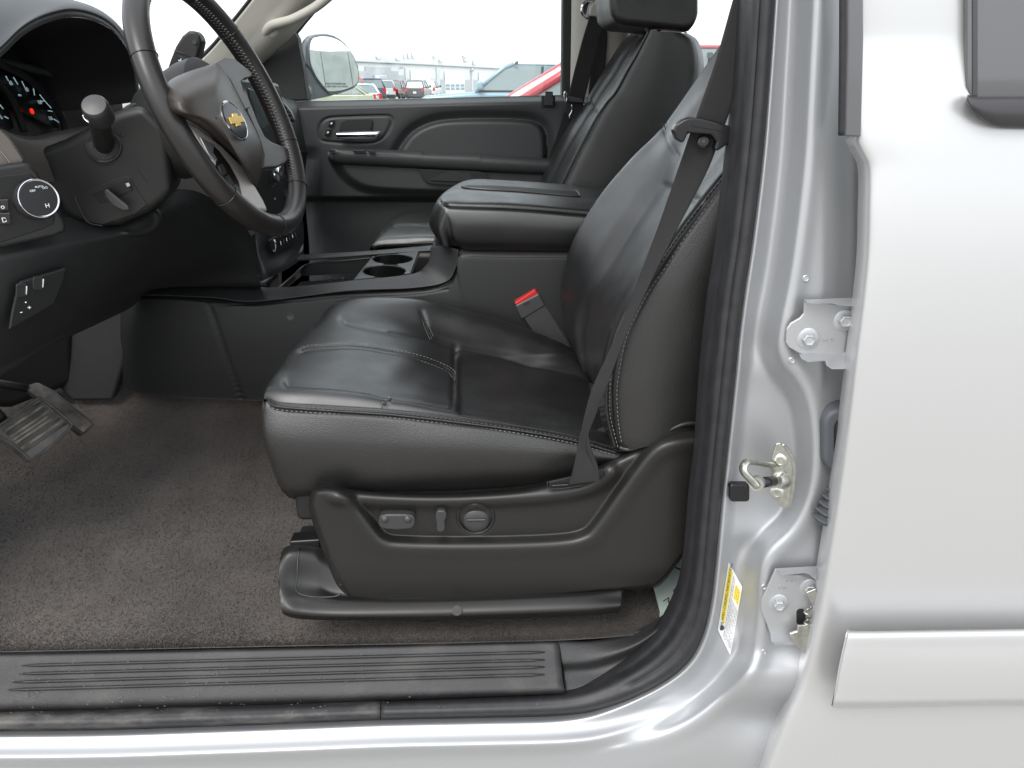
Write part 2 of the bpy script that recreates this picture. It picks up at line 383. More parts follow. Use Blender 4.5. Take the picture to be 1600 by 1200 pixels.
for i in range(NU):
    s = (i/(NU-1))**1.25; Gp[:, i] = Oa*(1-s)+Fa*s
# first column tucked behind the seal
Gp[:, 0] = Oa*1.06-Fa*.06
Yp = panel_y(Gp[..., 0], Gp[..., 1]); Yp[:, 0] += .03
G = np.array([[W(Gp[j, i, 0], Gp[j, i, 1], Yp[j, i]) for i in range(NU)] for j in range(420)])
# straighten folds near the corner by light smoothing
for _ in range(6): G[1:-1, 1:-1] = .5*G[1:-1, 1:-1]+.125*(G[2:, 1:-1]+G[:-2, 1:-1]+G[1:-1, 2:]+G[1:-1, :-2])
grid_obj('painted_panel', G, PNT, body)
# weld pips
for px, py in ((1259, 435), (1237, 563), (1193, 917), (1193, 1018)):
    Y = float(panel_y(np.array([px]), np.array([py]))[0])
    lathe('weld_pip', [(.0042, -.002), (.0042, .0006), (.0034, .0012), (.0026, .0003), (.0010, .0002)], W(px, py, Y-.001), (0, -1, .05), PNT, body, 20)
# hinges
def py2w(px, py, Y): return W(px, py, Y)
def hinge(name, outl, Y, bolts, flange_top, flange_bot):
    h = pslab(name, outl, Y, .004, PNT, body, .0012)
    for (x, y, big) in bolts:
        c = W(x, y, Y); ax = (-.12, -1, .05)
        b = lathe('bolt', [(.0145*big, -.001), (.0145*big, .001), (.013*big, .0018), (.0085*big, .002)], c, ax, PNT, h, 32)
        hx = lathe('bolt_head', [(.0085*big, .0015), (.0085*big, .0085), (.0072*big, .0100), (.0055*big, .0100), (.0052*big, .0088), (.0005, .0088)], c, ax, PNT, h, 6, smooth=False)
        bevel(hx, .0006, 2)
    for P in (flange_top, flange_bot):
        n = len(P)//2
        slab('hinge_flange', [W(x, y, Yq) for x, y, Yq in P], (0, .0035, -.0012), PNT, h, .0012)
    return h
hinge('hinge', [(1257, 472), (1335, 468), (1335, 572), (1300, 570), (1262, 556), (1249, 552), (1233, 543), (1228, 535), (1229, 514), (1236, 505), (1250, 497), (1256, 490)], .048,
      [(1262, 529, .92), (1319, 500, .92)],
      [(1257, 468, .048), (1336, 465, .048), (1336, 479, .030), (1312, 477, .030), (1300, 474, .030), (1268, 475, .030), (1262, 473, .030)],
      [(1249, 553, .048), (1336, 549, .048), (1336, 577, .030), (1300, 577, .030), (1292, 571, .030), (1290, 564, .030), (1262, 566, .030), (1254, 561, .030)])
hinge('hinge', [(1212, 890), (1290, 886), (1290, 1010), (1236, 1000), (1206, 998), (1198, 975), (1189, 952), (1190, 935), (1196, 925)], .050,
      [(1216, 942, .95), (1264, 918, .95)],
      [(1212, 890, .050), (1277, 886, .050), (1277, 908, .034), (1266, 899, .034), (1256, 896, .034), (1224, 899, .034)],
      [(1204, 992, .050), (1252, 992, .050), (1252, 1007, .034), (1212, 1008, .034), (1206, 1003, .034)])
text('stamped_text', 'BUH', W(1295, 531, .0475), (-1, 0, 0), (0, 0, 1), .0075, PNT, body, .0004)
text('stamped_text', 'A241', W(1238, 907, .0495), (1, 0, 0), (0, 0, 1), .0075, PNT, body, .0004)
text('stamped_text', 'PLL', W(1224, 918, .0495), (1, 0, 0), (0, 0, 1), .0075, PNT, body, .0004)
# hinge knuckle pieces behind the door edge
pslab('hinge_arm', [(1234, 991), (1246, 987), (1247, 978), (1275, 976), (1280, 1030), (1256, 1020), (1240, 1006)], .034, .004, ZNC, body, .001)
pslab('hinge_arm', [(1260, 926), (1275, 920), (1280, 950), (1268, 943)], .032, .004, ZNC, body, .001)
tube('hinge_spring', [W(1262+5*math.cos(t), 948+t*2.6, .040+.006*math.sin(t)) for t in np.linspace(0, 12, 60)], .0016, ZNC, body, 6)
pslab('hinge_slot', rpoly(1252, 965, 14, 26, 6), .0485, .002, PLD, body, .0005)
# rubber boot and grommet
RB2 = mat('grey_rubber', (.075, .08, .09), .55)
g = pslab('grommet', rpoly(1318, 690, 62, 100, 26, 8), .046, .04, RB2, body, .006)
pslab('grommet_pocket', rpoly(1332, 692, 52, 80, 22, 8), .040, .02, PLD, body, .004)
cv = [(.0135+.0035*math.cos(q*2*math.pi), q*.0098) for q in np.linspace(-.5, 4.5, 61)]
lathe('rubber_boot', cv, W(1287, 812, .040), (.42, .1, 1), RB2, body, 28)
# latch striker
st = pslab('striker_plate', [(1213, 694), (1220, 692), (1230, 704), (1237, 716), (1239, 735), (1237, 765), (1233, 790), (1229, 796), (1222, 793), (1206, 772), (1206, 742), (1205, 735), (1207, 712)], .060, .004, ZNC, body, .0012)
pslab('backing_plate', [(1219, 697), (1226, 694), (1236, 704), (1242, 716), (1245, 735), (1243, 765), (1238, 788), (1234, 796), (1226, 794), (1214, 770), (1214, 740)], .0655, .004, ZNC, st, .0012)
for x, y in ((1219, 719), (1214, 769)):
    lathe('screw', [(.0092, 0), (.0092, .002), (.0075, .0032), (.0052, .0036), (.0050, .0018), (.0022, .0018), (.0018, .003)], W(x, y, .060), (-.35, -1, .1), ZNC, st, 24)
bar = np.array([W(*p) for p in spl([(1206, 727, .058), (1190, 724, .047), (1176, 722, .036), (1167, 722, .028), (1162, 729, .022), (1163, 738, .018), (1172, 748, .017), (1182, 760, .016)], 2)])
tube('striker_loop', bar, .0042, ZNC, st, 12, up=(.3, -1, .4), flat=1.7)
tube('striker_post', [W(1182, 755, .018), W(1222, 750, .058)], .0052, ZNC, st, 16)
tube('striker_sleeve', [W(1189, 754, .0245), W(1208, 752, .044)], .0068, GLS, st, 18)
lathe('striker_boss', [(.012, 0), (.0115, .003), (.008, .010), (.007, .012)], W(1222, 750, .060), (-.75, -.75, 0), ZNC, st, 24)
lathe('striker_eye', [(.0052, .002), (.0052, .0045), (.0090, .0045), (.0095, .003), (.0095, -.003)], W(1183, 755, .018), (-.5, -.85, .1), ZNC, st, 24)
pslab('rubber_bumper', rpoly(1156, 771, 32, 28, 6), .082, .012, SMT, body, .003)
# warning sticker
YEL = mat('label_yellow', (.78, .62, .03), .4); WHT = mat('label_white', (.72, .72, .72), .35); INK = mat('label_ink', (.05, .05, .06), .5)
def stk(u, v):
    # u across (0..1), v down (0..1) on the tilted sticker
    a, b, c, d = np.array((1138.5, 878.)), np.array((1160., 917.)), np.array((1141., 1024.)), np.array((1121.5, 984.))
    p = (a*(1-u)+b*u)*(1-v)+(d*(1-u)+c*u)*v; return p
def stkW(u, v, off):
    p = stk(u, v); return W(p[0], p[1], float(panel_y(np.array([p[0]]), np.array([p[1]]))[0])-.0012-off)
def patch(name, u0, v0, u1, v1, off, m, parent, cut=0):
    G = np.array([[stkW(u, v, off) for u in np.linspace(u0, u1, 10)] for v in np.linspace(v0, v1, 30)]); return grid_obj(name, G, m, parent)
label = patch('warning_label', 0, 0, 1, 1, 0, WHT, body)
def pan(u0, v0, u1, v1, m, n='label_panel', off=.0006): return patch(n, u0, v0, u1, v1, off, m, label)
pan(.07, .04, .33, .80, YEL); pan(.60, .10, .94, .30, YEL)
ud = stkW(.2, 0, 0)-stkW(.2, 1, 0); rd = stkW(1, .5, 0)-stkW(0, .5, 0)
text('label_text', 'TIRE AND LOADING INFORMATION', stkW(.20, .44, .0025), ud, -rd, .0066, INK, label, .0001)
VV = []; FF = []
rl = random.Random(5)
def inkbar(u0, v0, u1, v1):
    o = len(VV); VV.extend(stkW(u, v, .0009) for u, v in ((u0, v0), (u1, v0), (u1, v1), (u0, v1))); FF.append((o, o+1, o+2, o+3))
for r in range(7):
    u = .40+r*.085; v = .06 if r < 2 else .36
    if r < 2: vmax = .9
    while v < .93:
        l = rl.uniform(.008, .03)
        inkbar(u, v, u+.035, v+l); v += l+rl.uniform(.005, .014)
for r in range(3):
    v = .12
    while v < .28: l = rl.uniform(.01, .03); inkbar(.66+r*.09, v, .69+r*.09, v+l); v += l+.012
o = mesh('label_print', VV, FF, mat('label_grey_ink', (.2, .2, .22), .5), label, False); o['kind'] = 'stuff'
lathe('label_emblem', [(.0045, 0), (.0045, .0006), (.003, .0006), (.003, .0010), (.002, .0010)], stkW(.19, .90, .0004), (0, -1, 0), INK, label, 24)

# ================================================================ SILL PLATE
sill = empty('sill_plate', WZ(440, 1055, .53), 'long black ribbed plastic sill plate along the foot of the door opening', 'sill plate')
SP = mat('sill_plastic', (.013, .013, .0145), .5, bump=.6, scale=500, kind='noise', var=.22, vscale=30, bdist=.0006)
patchy(SP, (.075, .069, .062), 16, .5, .78, .6, (.6, 1, 1))
DUST = mat('dusty_plastic', (.05, .048, .046), .6, bump=.5, scale=500, var=.5, vscale=18, bdist=.0005)
surf('sill_top', [[(-60, 1021, .150), (60, 1020, .150), (440, 1012, .150), (872, 1001, .150)],
                  [(-60, 1026, .142), (40, 1026, .142), (440, 1018, .142), (873, 1007, .142)],
                  [(-60, 1050, .128), (30, 1050, .128), (440, 1042, .128), (876, 1030, .128)],
                  [(-60, 1080, .112), (20, 1080, .112), (440, 1070, .112), (879, 1058, .112)],
                  [(-60, 1104, .100), (10, 1104, .100), (440, 1092, .100), (882, 1077, .100)],
                  [(-60, 1112, .106), (10, 1112, .106), (440, 1100, .106), (883, 1084, .106)]], SP, sill, 120, 40, thick=.004)
def sy(py_c): return float(np.interp(py_c, [1012, 1018, 1042, 1070, 1092], [.150, .142, .128, .112, .100]))
def offx(x, y):
    t = (np.interp(x, [-60, 440, 876], [9, 0, -11]), np.interp(x, [-60, 440, 876], [12, 0, -15])); k = min(max((y-1010)/85, 0), 1); return float(t[0]*(1-k)+t[1]*k)
for (x0, y0, x1, y1) in ((34, 1040, 851, 1019), (30, 1053, 851, 1031), (20, 1066, 851, 1042), (12, 1078, 851, 1054)):
    pts = []
    for x in np.linspace(x0, x1, 40):
        u = (x-x0)/(x1-x0); y = y0+(y1-y0)*u; yc = y-offx(x, y)
        Yv = sy(yc); pts.append(W(x, y, Yv-.0022))
    P = np.array(pts); R = np.full(len(P), .0022); R[0] = R[-1] = .0008
    tube('rib', P, R, SP, sill, 8)
# scuffs of dried mud
rl = random.Random(11); VV = []; FF = []
for k in range(230):
    x = abs(rl.gauss(0, 1))*240 if rl.random() < .6 else rl.uniform(0, 860); y = rl.uniform(1030, 1126)-.025*x
    if x > 870: continue
    s = rl.uniform(.5, 1.6); Yv = sy(y-offx(x, y))-.0035 if y < 1098-.022*x else .085
    p = W(x, y, Yv); o = len(VV); 
    a = rl.uniform(0, 3.14); q = s*.0009
    for t in range(5): VV.append(p+np.array((q*math.cos(a+t*1.256)*rl.uniform(.6, 1.8), -.0003, q*math.sin(a+t*1.256)*.6)))
    FF.append(tuple(range(o, o+5)))
m = mesh('mud_specks', VV, FF, mat('dried_mud', (.15, .14, .125), .9), sill, False); m['kind'] = 'stuff'
# kick trim behind the sill, sweeping up the pillar
surf('pillar_foot_trim', [
    [(866, 1001, .160), (925, 1001, .165), (985, 989, .175), (1034, 962, .185), (1062, 934, .19), (1075, 890, .19), (1084, 740, .20)],
    [(872, 1006, .150), (928, 1006, .153), (990, 995, .160), (1040, 967, .165), (1067, 937, .17), (1080, 888, .17), (1090, 740, .17)],
    [(877, 1035, .132), (930, 1030, .134), (998, 1005, .138), (1050, 960, .142), (1073, 905, .150), (1085, 845, .155), (1094, 740, .16)],
    [(880, 1050, .135), (935, 1044, .140), (1000, 1018, .145), (1052, 972, .15), (1075, 915, .16), (1088, 850, .165), (1096, 740, .17)],
    [(883, 1080, .115), (945, 1068, .120), (1010, 1035, .13), (1060, 985, .14), (1080, 920, .16), (1092, 855, .17), (1100, 740, .18)]],
    mat('coarse_black_plastic', (.028, .028, .029), .5, bump=.8, scale=420, bdist=.0008), sill, 90, 50, thick=.004)

# ================================================================ REAR DOOR
rd_ = empty('rear_door', (.9, .0, .9), 'closed silver rear door of the SUV filling the right edge', 'car door')
EDGE = [(1345, -120), (1345, 0), (1343, 120), (1342, 205), (1352, 235), (1364, 262), (1364, 330), (1362, 400), (1354, 480), (1344, 560), (1335, 640), (1322, 740), (1305, 850), (1286, 960), (1262, 1060), (1232, 1130), (1200, 1215), (1180, 1300)]
ED = rs(crom(EDGE, 300), 120)
def door_y(px, py): return .018-.028*math.sin(min(max((py-60)/1000, 0), 1)*math.pi)+.012*sm(np.array((py-1100)/200.0)).item()
cols = [(-24, .055), (-20, .036), (-13, .014), (-5, .003), (0, .001), (6, .0), (14, -.001), (60, -.003), (160, -.005), (300, -.006), (480, -.006), (900, -.004)]
G = np.zeros((120, len(cols), 3))
for j in range(120):
    x, y = ED[j]; k = 1 if y > 215 else .35
    for i, (dx, dy) in enumerate(cols):
        X = x+(dx if dx > 0 else dx*k); G[j, i] = W(X, y, door_y(X, y)+dy)
skin = grid_obj('door_skin', G, PNTO, rd_, 0)
pslab('pillar_applique', [(1325, -120), (1347, -120), (1350, 60), (1346, 214), (1322, 213), (1325, 60)], -.004, .012, mat('grey_applique', (.10, .10, .105), .25, coat=.5), rd_, .002)
tube('rubber_strip', wpath([(1319, -120, .006), (1319, 60, .006), (1317, 211, .006)], 8), .0048, RUB, rd_, 10)
WGL = mat('tinted_glass', (.10, .10, .105), .04, spec=.8)
pslab('window_glass', [(1511, -120), (1800, -120), (1800, 160), (1535, 160), (1518, 152), (1511, 135)], .004, .005, WGL, rd_, .001)
pslab('window_frame_line', [(1520, -120), (1528, -120), (1528, 150), (1520, 150)], .0028, .002, mat('tint_edge', (.05, .05, .055), .2), rd_, .0005)
surf('window_seal', [[(1512, 148, 0.000), (1530, 151, 0.000), (1600, 151, 0.000), (1800, 152, 0.000)], [(1513, 152, -0.010), (1532, 156, -0.012), (1600, 156, -0.012), (1800, 157, -0.012)],
     [(1517, 168, -0.013), (1540, 176, -0.016), (1600, 180, -0.016), (1800, 181, -0.016)], [(1527, 182, -0.008), (1552, 195, -0.010), (1600, 199, -0.010), (1800, 200, -0.010)], [(1532, 186, 0.004), (1555, 198, 0.004), (1600, 202, 0.004), (1800, 203, 0.004)]],
     mat('black_belt_trim', (.035, .033, .036), .35), rd_, 40, 24, thick=.003)
mo = surf('side_moulding', [[(1324, 984, -.010), (1345, 986, -.012), (1500, 984, -.014), (1800, 980, -.014)],
     [(1322, 990, -.026), (1345, 991, -.032), (1500, 989, -.034), (1800, 985, -.034)],
     [(1317, 1012, -.029), (1340, 1014, -.036), (1500, 1014, -.038), (1800, 1012, -.038)],
     [(1311, 1040, -.030), (1334, 1044, -.037), (1500, 1045, -.040), (1800, 1044, -.040)],
     [(1305, 1075, -.029), (1328, 1082, -.035), (1500, 1082, -.038), (1800, 1080, -.038)],
     [(1302, 1095, -.026), (1322, 1100, -.031), (1500, 1098, -.033), (1800, 1094, -.033)],
     [(1301, 1102, -.010), (1320, 1107, -.010), (1500, 1104, -.010), (1800, 1100, -.010)]], PNTO, rd_, 60, 50)
slab('moulding_end', [W(1324, 985, -.010), W(1317, 1012, -.028), W(1305, 1075, -.028), W(1299, 1103, -.010), W(1306, 1075, .0), W(1318, 1012, .0)], (.0015, 0, 0), RUB, rd_, .0004)
# ================================================================ DRIVER SEAT
seat = empty('driver_seat', W(760, 900, .45), 'nearest black leather power seat, with switches on its plastic side trim', 'car seat')
C = {}
C[.205] = [(425, 650), (412, 624), (440, 634), (520, 640), (610, 646), (700, 656), (800, 669), (890, 685), (930, 695), (975, 708)]
C[.228] = [(430, 640), (414, 609), (445, 607), (520, 611), (610, 621), (700, 636), (800, 653), (890, 671), (930, 682), (975, 697)]
C[.285] = [(446, 620), (426, 590), (458, 589), (530, 594), (615, 607), (700, 625), (800, 645), (890, 662), (930, 672), (975, 686)]
C[.345] = [(460, 605), (437, 576), (464, 570), (540, 573), (625, 586), (705, 613), (800, 630), (885, 646), (930, 655), (975, 668)]
C[.45] = [(478, 575), (452, 549), (482, 540), (560, 540), (645, 555), (712, 584), (800, 602), (880, 618), (925, 628), (970, 640)]
C[.57] = [(500, 545), (482, 519), (508, 508), (575, 509), (650, 526), (713, 549), (790, 566), (880, 584), (922, 594), (968, 604)]
C[.62] = [(510, 528), (496, 504), (520, 494), (572, 495), (640, 508), (712, 529), (790, 550), (880, 569), (925, 580), (970, 590)]
C[.665] = [(518, 512), (506, 489), (536, 476), (585, 473), (650, 478), (720, 494), (800, 518), (880, 547), (922, 565), (970, 580)]
C[.70] = [(524, 505), (514, 484), (544, 470), (590, 465), (653, 468), (720, 483), (800, 505), (880, 538), (920, 560), (970, 575)]
C[.725] = [(530, 520), (520, 500), (550, 486), (592, 482), (653, 484), (720, 498), (800, 522), (880, 556), (920, 575), (970, 590)]
rows = [[(x, y, Y) for x, y in C[Y]] for Y in sorted(C)]
S_mid = [(470, 548), (490, 543), (560, 541), (645, 556), (697, 575), (711, 588)]
S_cross = [(713, 541), (711, 560), (710, 590), (709, 620), (708, 634)]
S_farb = [(500, 503), (540, 500), (610, 515), (673, 528), (713, 540), (785, 554), (890, 572), (925, 582)]
S_nearb = [(413, 604), (450, 598), (540, 603), (617, 618), (710, 634), (800, 650), (890, 668), (955, 690)]
S_fc = [(655, 474), (659, 487), (666, 508), (675, 529)]
S_nc = [(612, 622), (603, 630), (596, 638)]
def wrinkle(x, y):
    d = np.zeros_like(x)
    m = np.exp(-(((x-860)/75)**2+((y-545)/34)**2)); d += .0012*m*np.sin((x*.9+y*.5)/8.5)
    m = np.exp(-(((x-850)/80)**2+((y-662)/22)**2)); d += .0004*m*np.sin((x-.5*y+6*np.sin(y/9))/4.4)*np.sin((x*.6+y)/5.3)
    m = np.exp(-(((x-640)/70)**2+((y-590)/40)**2)); d += .0012*m*np.sin(x/17+y/13)
    # rear insert sits a little lower than the thigh pad
    d += .010*sm((x-711)/12)*sm((y-552-.0*x)/12)*sm((650+.12*(x-711)-y)/16)
    return d
cush = surf('seat_cushion', rows, LEA, seat, 260, 220,
     creases=[(S_mid, 4.5, .0025), (S_cross[:-1], 5, .004), (S_farb[1:], 7, .006), (S_nearb[1:], 7, .0045), (S_fc[1:-1], 4, .002), (S_nc[1:-1], 4, .002), (S_farb[2:], 1.8, .0022), (S_nearb[1:], 1.8, .0018), (S_cross, 1.8, .003), (S_mid, 1.6, .0015)], fn=wrinkle)
side_rows = [
    [(440, 640, .26), (420, 628, .222), (414, 626, .207), (440, 637, .204), (520, 643, .203), (610, 649, .203), (700, 659, .203), (800, 672, .203), (890, 688, .204), (975, 710, .206)],
    [(440, 652, .26), (417, 640, .218), (412, 640, .203), (440, 648, .196), (520, 654, .194), (610, 660, .194), (700, 669, .194), (800, 681, .195), (890, 696, .197), (975, 713, .203)],
    [(440, 690, .26), (415, 672, .214), (413, 676, .196), (440, 685, .186), (520, 692, .183), (610, 697, .183), (700, 701, .184), (800, 706, .187), (890, 711, .192), (975, 718, .200)],
    [(455, 730, .26), (424, 715, .216), (424, 720, .199), (452, 726, .188), (530, 731, .186), (615, 734, .186), (700, 735, .187), (800, 732, .191), (890, 726, .197), (970, 722, .204)],
    [(465, 765, .27), (440, 755, .224), (440, 762, .210), (464, 766, .203), (530, 762, .202), (620, 762, .202), (700, 761, .203), (800, 754, .206), (880, 743, .209), (968, 728, .213)],
    [(475, 784, .29), (455, 778, .24), (458, 779, .232), (480, 775, .226), (530, 774, .225), (620, 774, .225), (700, 774, .226), (800, 768, .228), (880, 757, .23), (968, 738, .23)]]
surf('cushion_side', side_rows, LEAS, seat, 200, 110, fn=lambda x, y: .0014*np.sin(x/44+1)*np.sin(y/21))
slabm = slab('cushion_underside', [W(458, 772, .24), W(900, 758, .24), W(900, 700, .70), W(520, 540, .70)], (0, 0, -.05), PLD, seat, .01)
def seam(pts, parent, off=.0012, r=.0011, both=True, stm=STI, double=True):
    P = wpath(pts, 5, off); tube('seam', P, r, LEAS, parent, 6)
    n = len(P); D = CAM-P; T, N, B = frames(P, up=(0, -1, .4))
    S = np.cross(T, D/np.linalg.norm(D, axis=1, keepdims=True)); S /= np.linalg.norm(S, axis=1, keepdims=True)
    stitches(P+S*.0042+D*.0006, stm, parent)
    if double: stitches(P-S*.0042+D*.0006, stm, parent)
def atY(P, Ys): return [(x, y, Y) for (x, y), Y in zip(P, Ys)]
seam(atY([(420, 629), (440, 636), (520, 642), (610, 648), (700, 658), (800, 671), (890, 687), (965, 708)], [.203]*8), seat, .002, .0016, True, STI, False)
seam(atY([(420, 622), (440, 629), (520, 634), (610, 640), (700, 650), (800, 664), (890, 680), (965, 702)], [.2055]*8), seat, .001, .0009, True, STD, False)
def curveY(pt):
    # depth of the cushion top at a photo position, from its control rows
    best = None
    for Y in sorted(C):
        q = crom(C[Y], 60); y = np.interp(pt[0], q[6:, 0], q[6:, 1])
        if best is None: best = [(Y, y)]
        else: best.append((Y, y))
    ys = [b[1] for b in best][::-1]; Ys = [b[0] for b in best][::-1]
    ys = np.maximum.accumulate(ys); return float(np.interp(pt[1], ys, Ys))
for P in (S_mid, S_fc, S_nc):
    seam([(x, y, curveY((x, y))) for x, y in P], seat, .0012, .0009, True, STI, True)
# ---- seat back
F_ = [(925, 590), (893, 540), (881, 500), (878, 460), (882, 425), (900, 370), (935, 310), (985, 250), (1035, 200), (1085, 130), (1128, 68), (1175, 0), (1200, -60)]
V_ = [(925, 598), (915, 570), (909, 530), (915, 495), (932, 450), (963, 400), (995, 345), (1030, 292), (1054, 240), (1090, 180), (1140, 105), (1200, 20), (1240, -60)]
L_ = [(962, 700), (950, 650), (949, 610), (952, 575), (965, 520), (995, 460), (1025, 415), (1060, 362), (1100, 308), (1146, 250), (1200, 170), (1262, 70), (1310, -20)]
def lerpP(A, B, t): return [(a[0]*(1-t)+b[0]*t, a[1]*(1-t)+b[1]*t) for a, b in zip(A, B)]
n = len(F_)
back_rows = [
    [(x+30, y+4, .735) for x, y in F_],
    [(x+6, y+1, .715) for x, y in F_],
    [(x, y, .69) for x, y in F_],
    [(x*.72+a*.28-2, y*.72+b*.28, .655) for (x, y), (a, b) in zip(F_, V_)],
    [(x*.35+a*.65-3, y*.35+b*.65, .605) for (x, y), (a, b) in zip(F_, V_)],
    [(x, y, .565) for x, y in V_],
    [(x+1, y, .50) for x, y in lerpP(V_, L_, .22)],
    [(x+2, y, .42) for x, y in lerpP(V_, L_, .45)],
    [(x+4, y, .34) for x, y in lerpP(V_, L_, .68)],
    [(x-2, y, .285) for x, y in lerpP(V_, L_, .82)],
    [(x-5, y, .235) for x, y in lerpP(V_, L_, .94)],
    [(x-1, y, .208) for x, y in L_],
    [(x+4, y+1, .200) for x, y in L_]]
S_v = V_; S_pc = [(1037, 192), (1039, 204), (1045, 222), (1056, 242)]
S_n = lerpP(V_, L_, .72)
pocket = [(1054, 240), (1052, 262), (1044, 284), (1038, 292), (1060, 300)]
backo = surf('backrest', back_rows, LEA, seat, 220, 200, creases=[(S_v, 9, .0028), (S_pc, 4, .0025), (S_n, 7, .004), ([(1036, 290), (1062, 300), (1100, 318)], 6, .0025)],
     fn=lambda x, y: -.004*np.exp(-(((x-935)/60)**2+((y-420)/70)**2))+.001*np.sin(x/19+y/31))
def backY(px, py):
    best = (1e9, 0)
    for r in back_rows[2:]:
        q = crom([(a, b) for a, b, c in r], 120); d = np.hypot(q[:, 0]-px, q[:, 1]-py).min(); best = min(best, (d, r[0][2]))
    return best[1]
seam([(1038, 193, .685), (1040, 205, .67), (1044, 222, .63), (1056, 244, .575)], seat, .001, .0009, True, STD, True)
# near side face of the seat back
T_ = [(975, 704), (962, 690), (957, 655), (955, 612), (959, 577), (971, 523), (1000, 463), (1030, 418), (1065, 365), (1105, 311), (1151, 253), (1205, 173), (1267, 73)]
far_r = [(1110, 680), (1120, 660), (1140, 640), (1150, 600), (1165, 575), (1185, 523), (1215, 463), (1235, 418), (1265, 365), (1295, 311), (1320, 253), (1360, 173), (1400, 73)]
sr = []
for t, Y in ((0, .199), (.03, .194), (.10, .188), (.3, .183), (.55, .186), (.8, .196), (1, .22)):
    sr.append([(x, y, Y) for x, y in lerpP(T_, far_r, t)])
low = [(975, 704), (1000, 697), (1050, 670), (1085, 662), (1110, 666)]
surf('backrest_side', sr, LEAS, seat, 150, 110, fn=lambda x, y: .0012*np.sin(x/30+2)*np.sin(y/47))
seam([(x-1, y, .199) for x, y in L_], seat, .003, .0024, True, STI, False)
P2 = wpath([(x+9, y+1, .192) for x, y in T_[1:]], 5, .0015)
stitches(P2, STI, seat)
tube('piping', wpath([(968, 699, .196), (982, 702, .193), (1005, 695, .19), (1045, 672, .188), (1075, 662, .19), (1105, 667, .195), (1140, 690, .2)], 4), .0036, LEAS, seat, 10)
slab('backrest_shell', [W(1100, 690, .22), W(1290, 320, .22), W(1380, 60, .22), W(1500, 60, .22), W(1330, 690, .22)], (0, .48, 0), PLD, seat, .02)
# ---- side trim: moulded panel with a recessed upper field
TR = [(487, 775), (492, 767), (505, 762), (600, 772), (700, 774), (800, 768), (858, 757), (900, 745), (945, 725), (1000, 700), (1040, 678), (1078, 670), (1100, 676), (1120, 690), (1125, 760), (1095, 830), (1070, 870), (1042, 905), (1025, 914), (900, 925), (760, 933), (600, 937), (548, 933), (536, 925), (510, 870), (492, 815)]
top = [(489, 768), (520, 764), (600, 772), (700, 774), (800, 768), (858, 757), (905, 744), (950, 723), (1000, 700), (1040, 680), (1078, 671), (1125, 690)]
bot = [(541, 930), (560, 934), (620, 937), (700, 936), (780, 933), (850, 929), (900, 925), (940, 921), (980, 918), (1012, 915), (1040, 900), (1130, 770)]
tA = rs(crom(top, 200), 170); bA = rs(crom(bot, 200), 170)
# force the front edge to lean as in the photo
front = crom([(489, 768), (486, 795), (500, 840), (515, 880), (530, 915), (541, 930)], 90)
back_ = crom([(1125, 690), (1140, 720), (1130, 770), (1130, 771)], 90)
nvv = 90; G2d = np.zeros((nvv, 170, 2))
for j in range(nvv):
    v = j/(nvv-1)
    for i in range(170):
        u = i/169
        G2d[j, i] = (1-v)*tA[i]+v*bA[i]+(1-u)*front[j]+u*back_[j]-((1-u)*(1-v)*tA[0]+u*(1-v)*tA[-1]+(1-u)*v*bA[0]+u*v*bA[-1])
GRV = crom([(515, 764), (535, 778), (560, 806), (585, 838), (598, 848), (620, 853), (700, 855), (800, 854), (880, 850), (915, 842), (935, 826), (975, 770), (1000, 735), (1025, 706), (1050, 694), (1090, 690)], 220)
UPL = crom([(500, 776), (600, 781), (700, 783), (800, 779), (880, 772), (925, 760), (955, 738)], 80)
def trimY(x, y):
    d, s = seg_dist(x, y, GRV); sd = d*s   # inside (above) or outside of the ledge
    inside = (sd < 0)
    o = .171+.0*x
    o = o+.011*sm((-sd+2)/15)                       # upper field recessed
    o = o-.004*np.exp(-((sd-2)/9)**2)
    # rolled top edge
    return o
d, s = seg_dist(np.array([700.]), np.array([800.]), GRV)
flip = -1 if s[0] > 0 else 1
def trimY(x, y):
    d, s = seg_dist(x, y, GRV); sd = d*s*flip     # negative above/inside
    o = .170+.017*sm((-sd+1)/20)-.0025*np.exp(-((sd-5)/12)**2)
    dU, _ = seg_dist(x, y, UPL); o = o-.010*np.exp(-(dU/11)**2)*sm((x-500)/30)*sm((1000-x)/40)
    o = o+.006*sm((y-880)/50)+.006*sm((x-1040)/80)
    for (cx, cy) in ((743, 808),):
        r = np.hypot((x-cx), (y-cy)*1.08); o = o+.003*np.exp(-((r-25)/2.2)**2)
    return o
PLINE = crom([(895, 917), (893, 908), (905, 885), (935, 845), (950, 834), (975, 829), (1050, 822), (1058, 826), (1060, 835), (1045, 875), (1030, 895), (1005, 907), (950, 915), (897, 918)], 160)
Yt = trimY(G2d[..., 0], G2d[..., 1]); dP, _ = seg_dist(G2d[..., 0], G2d[..., 1], PLINE)
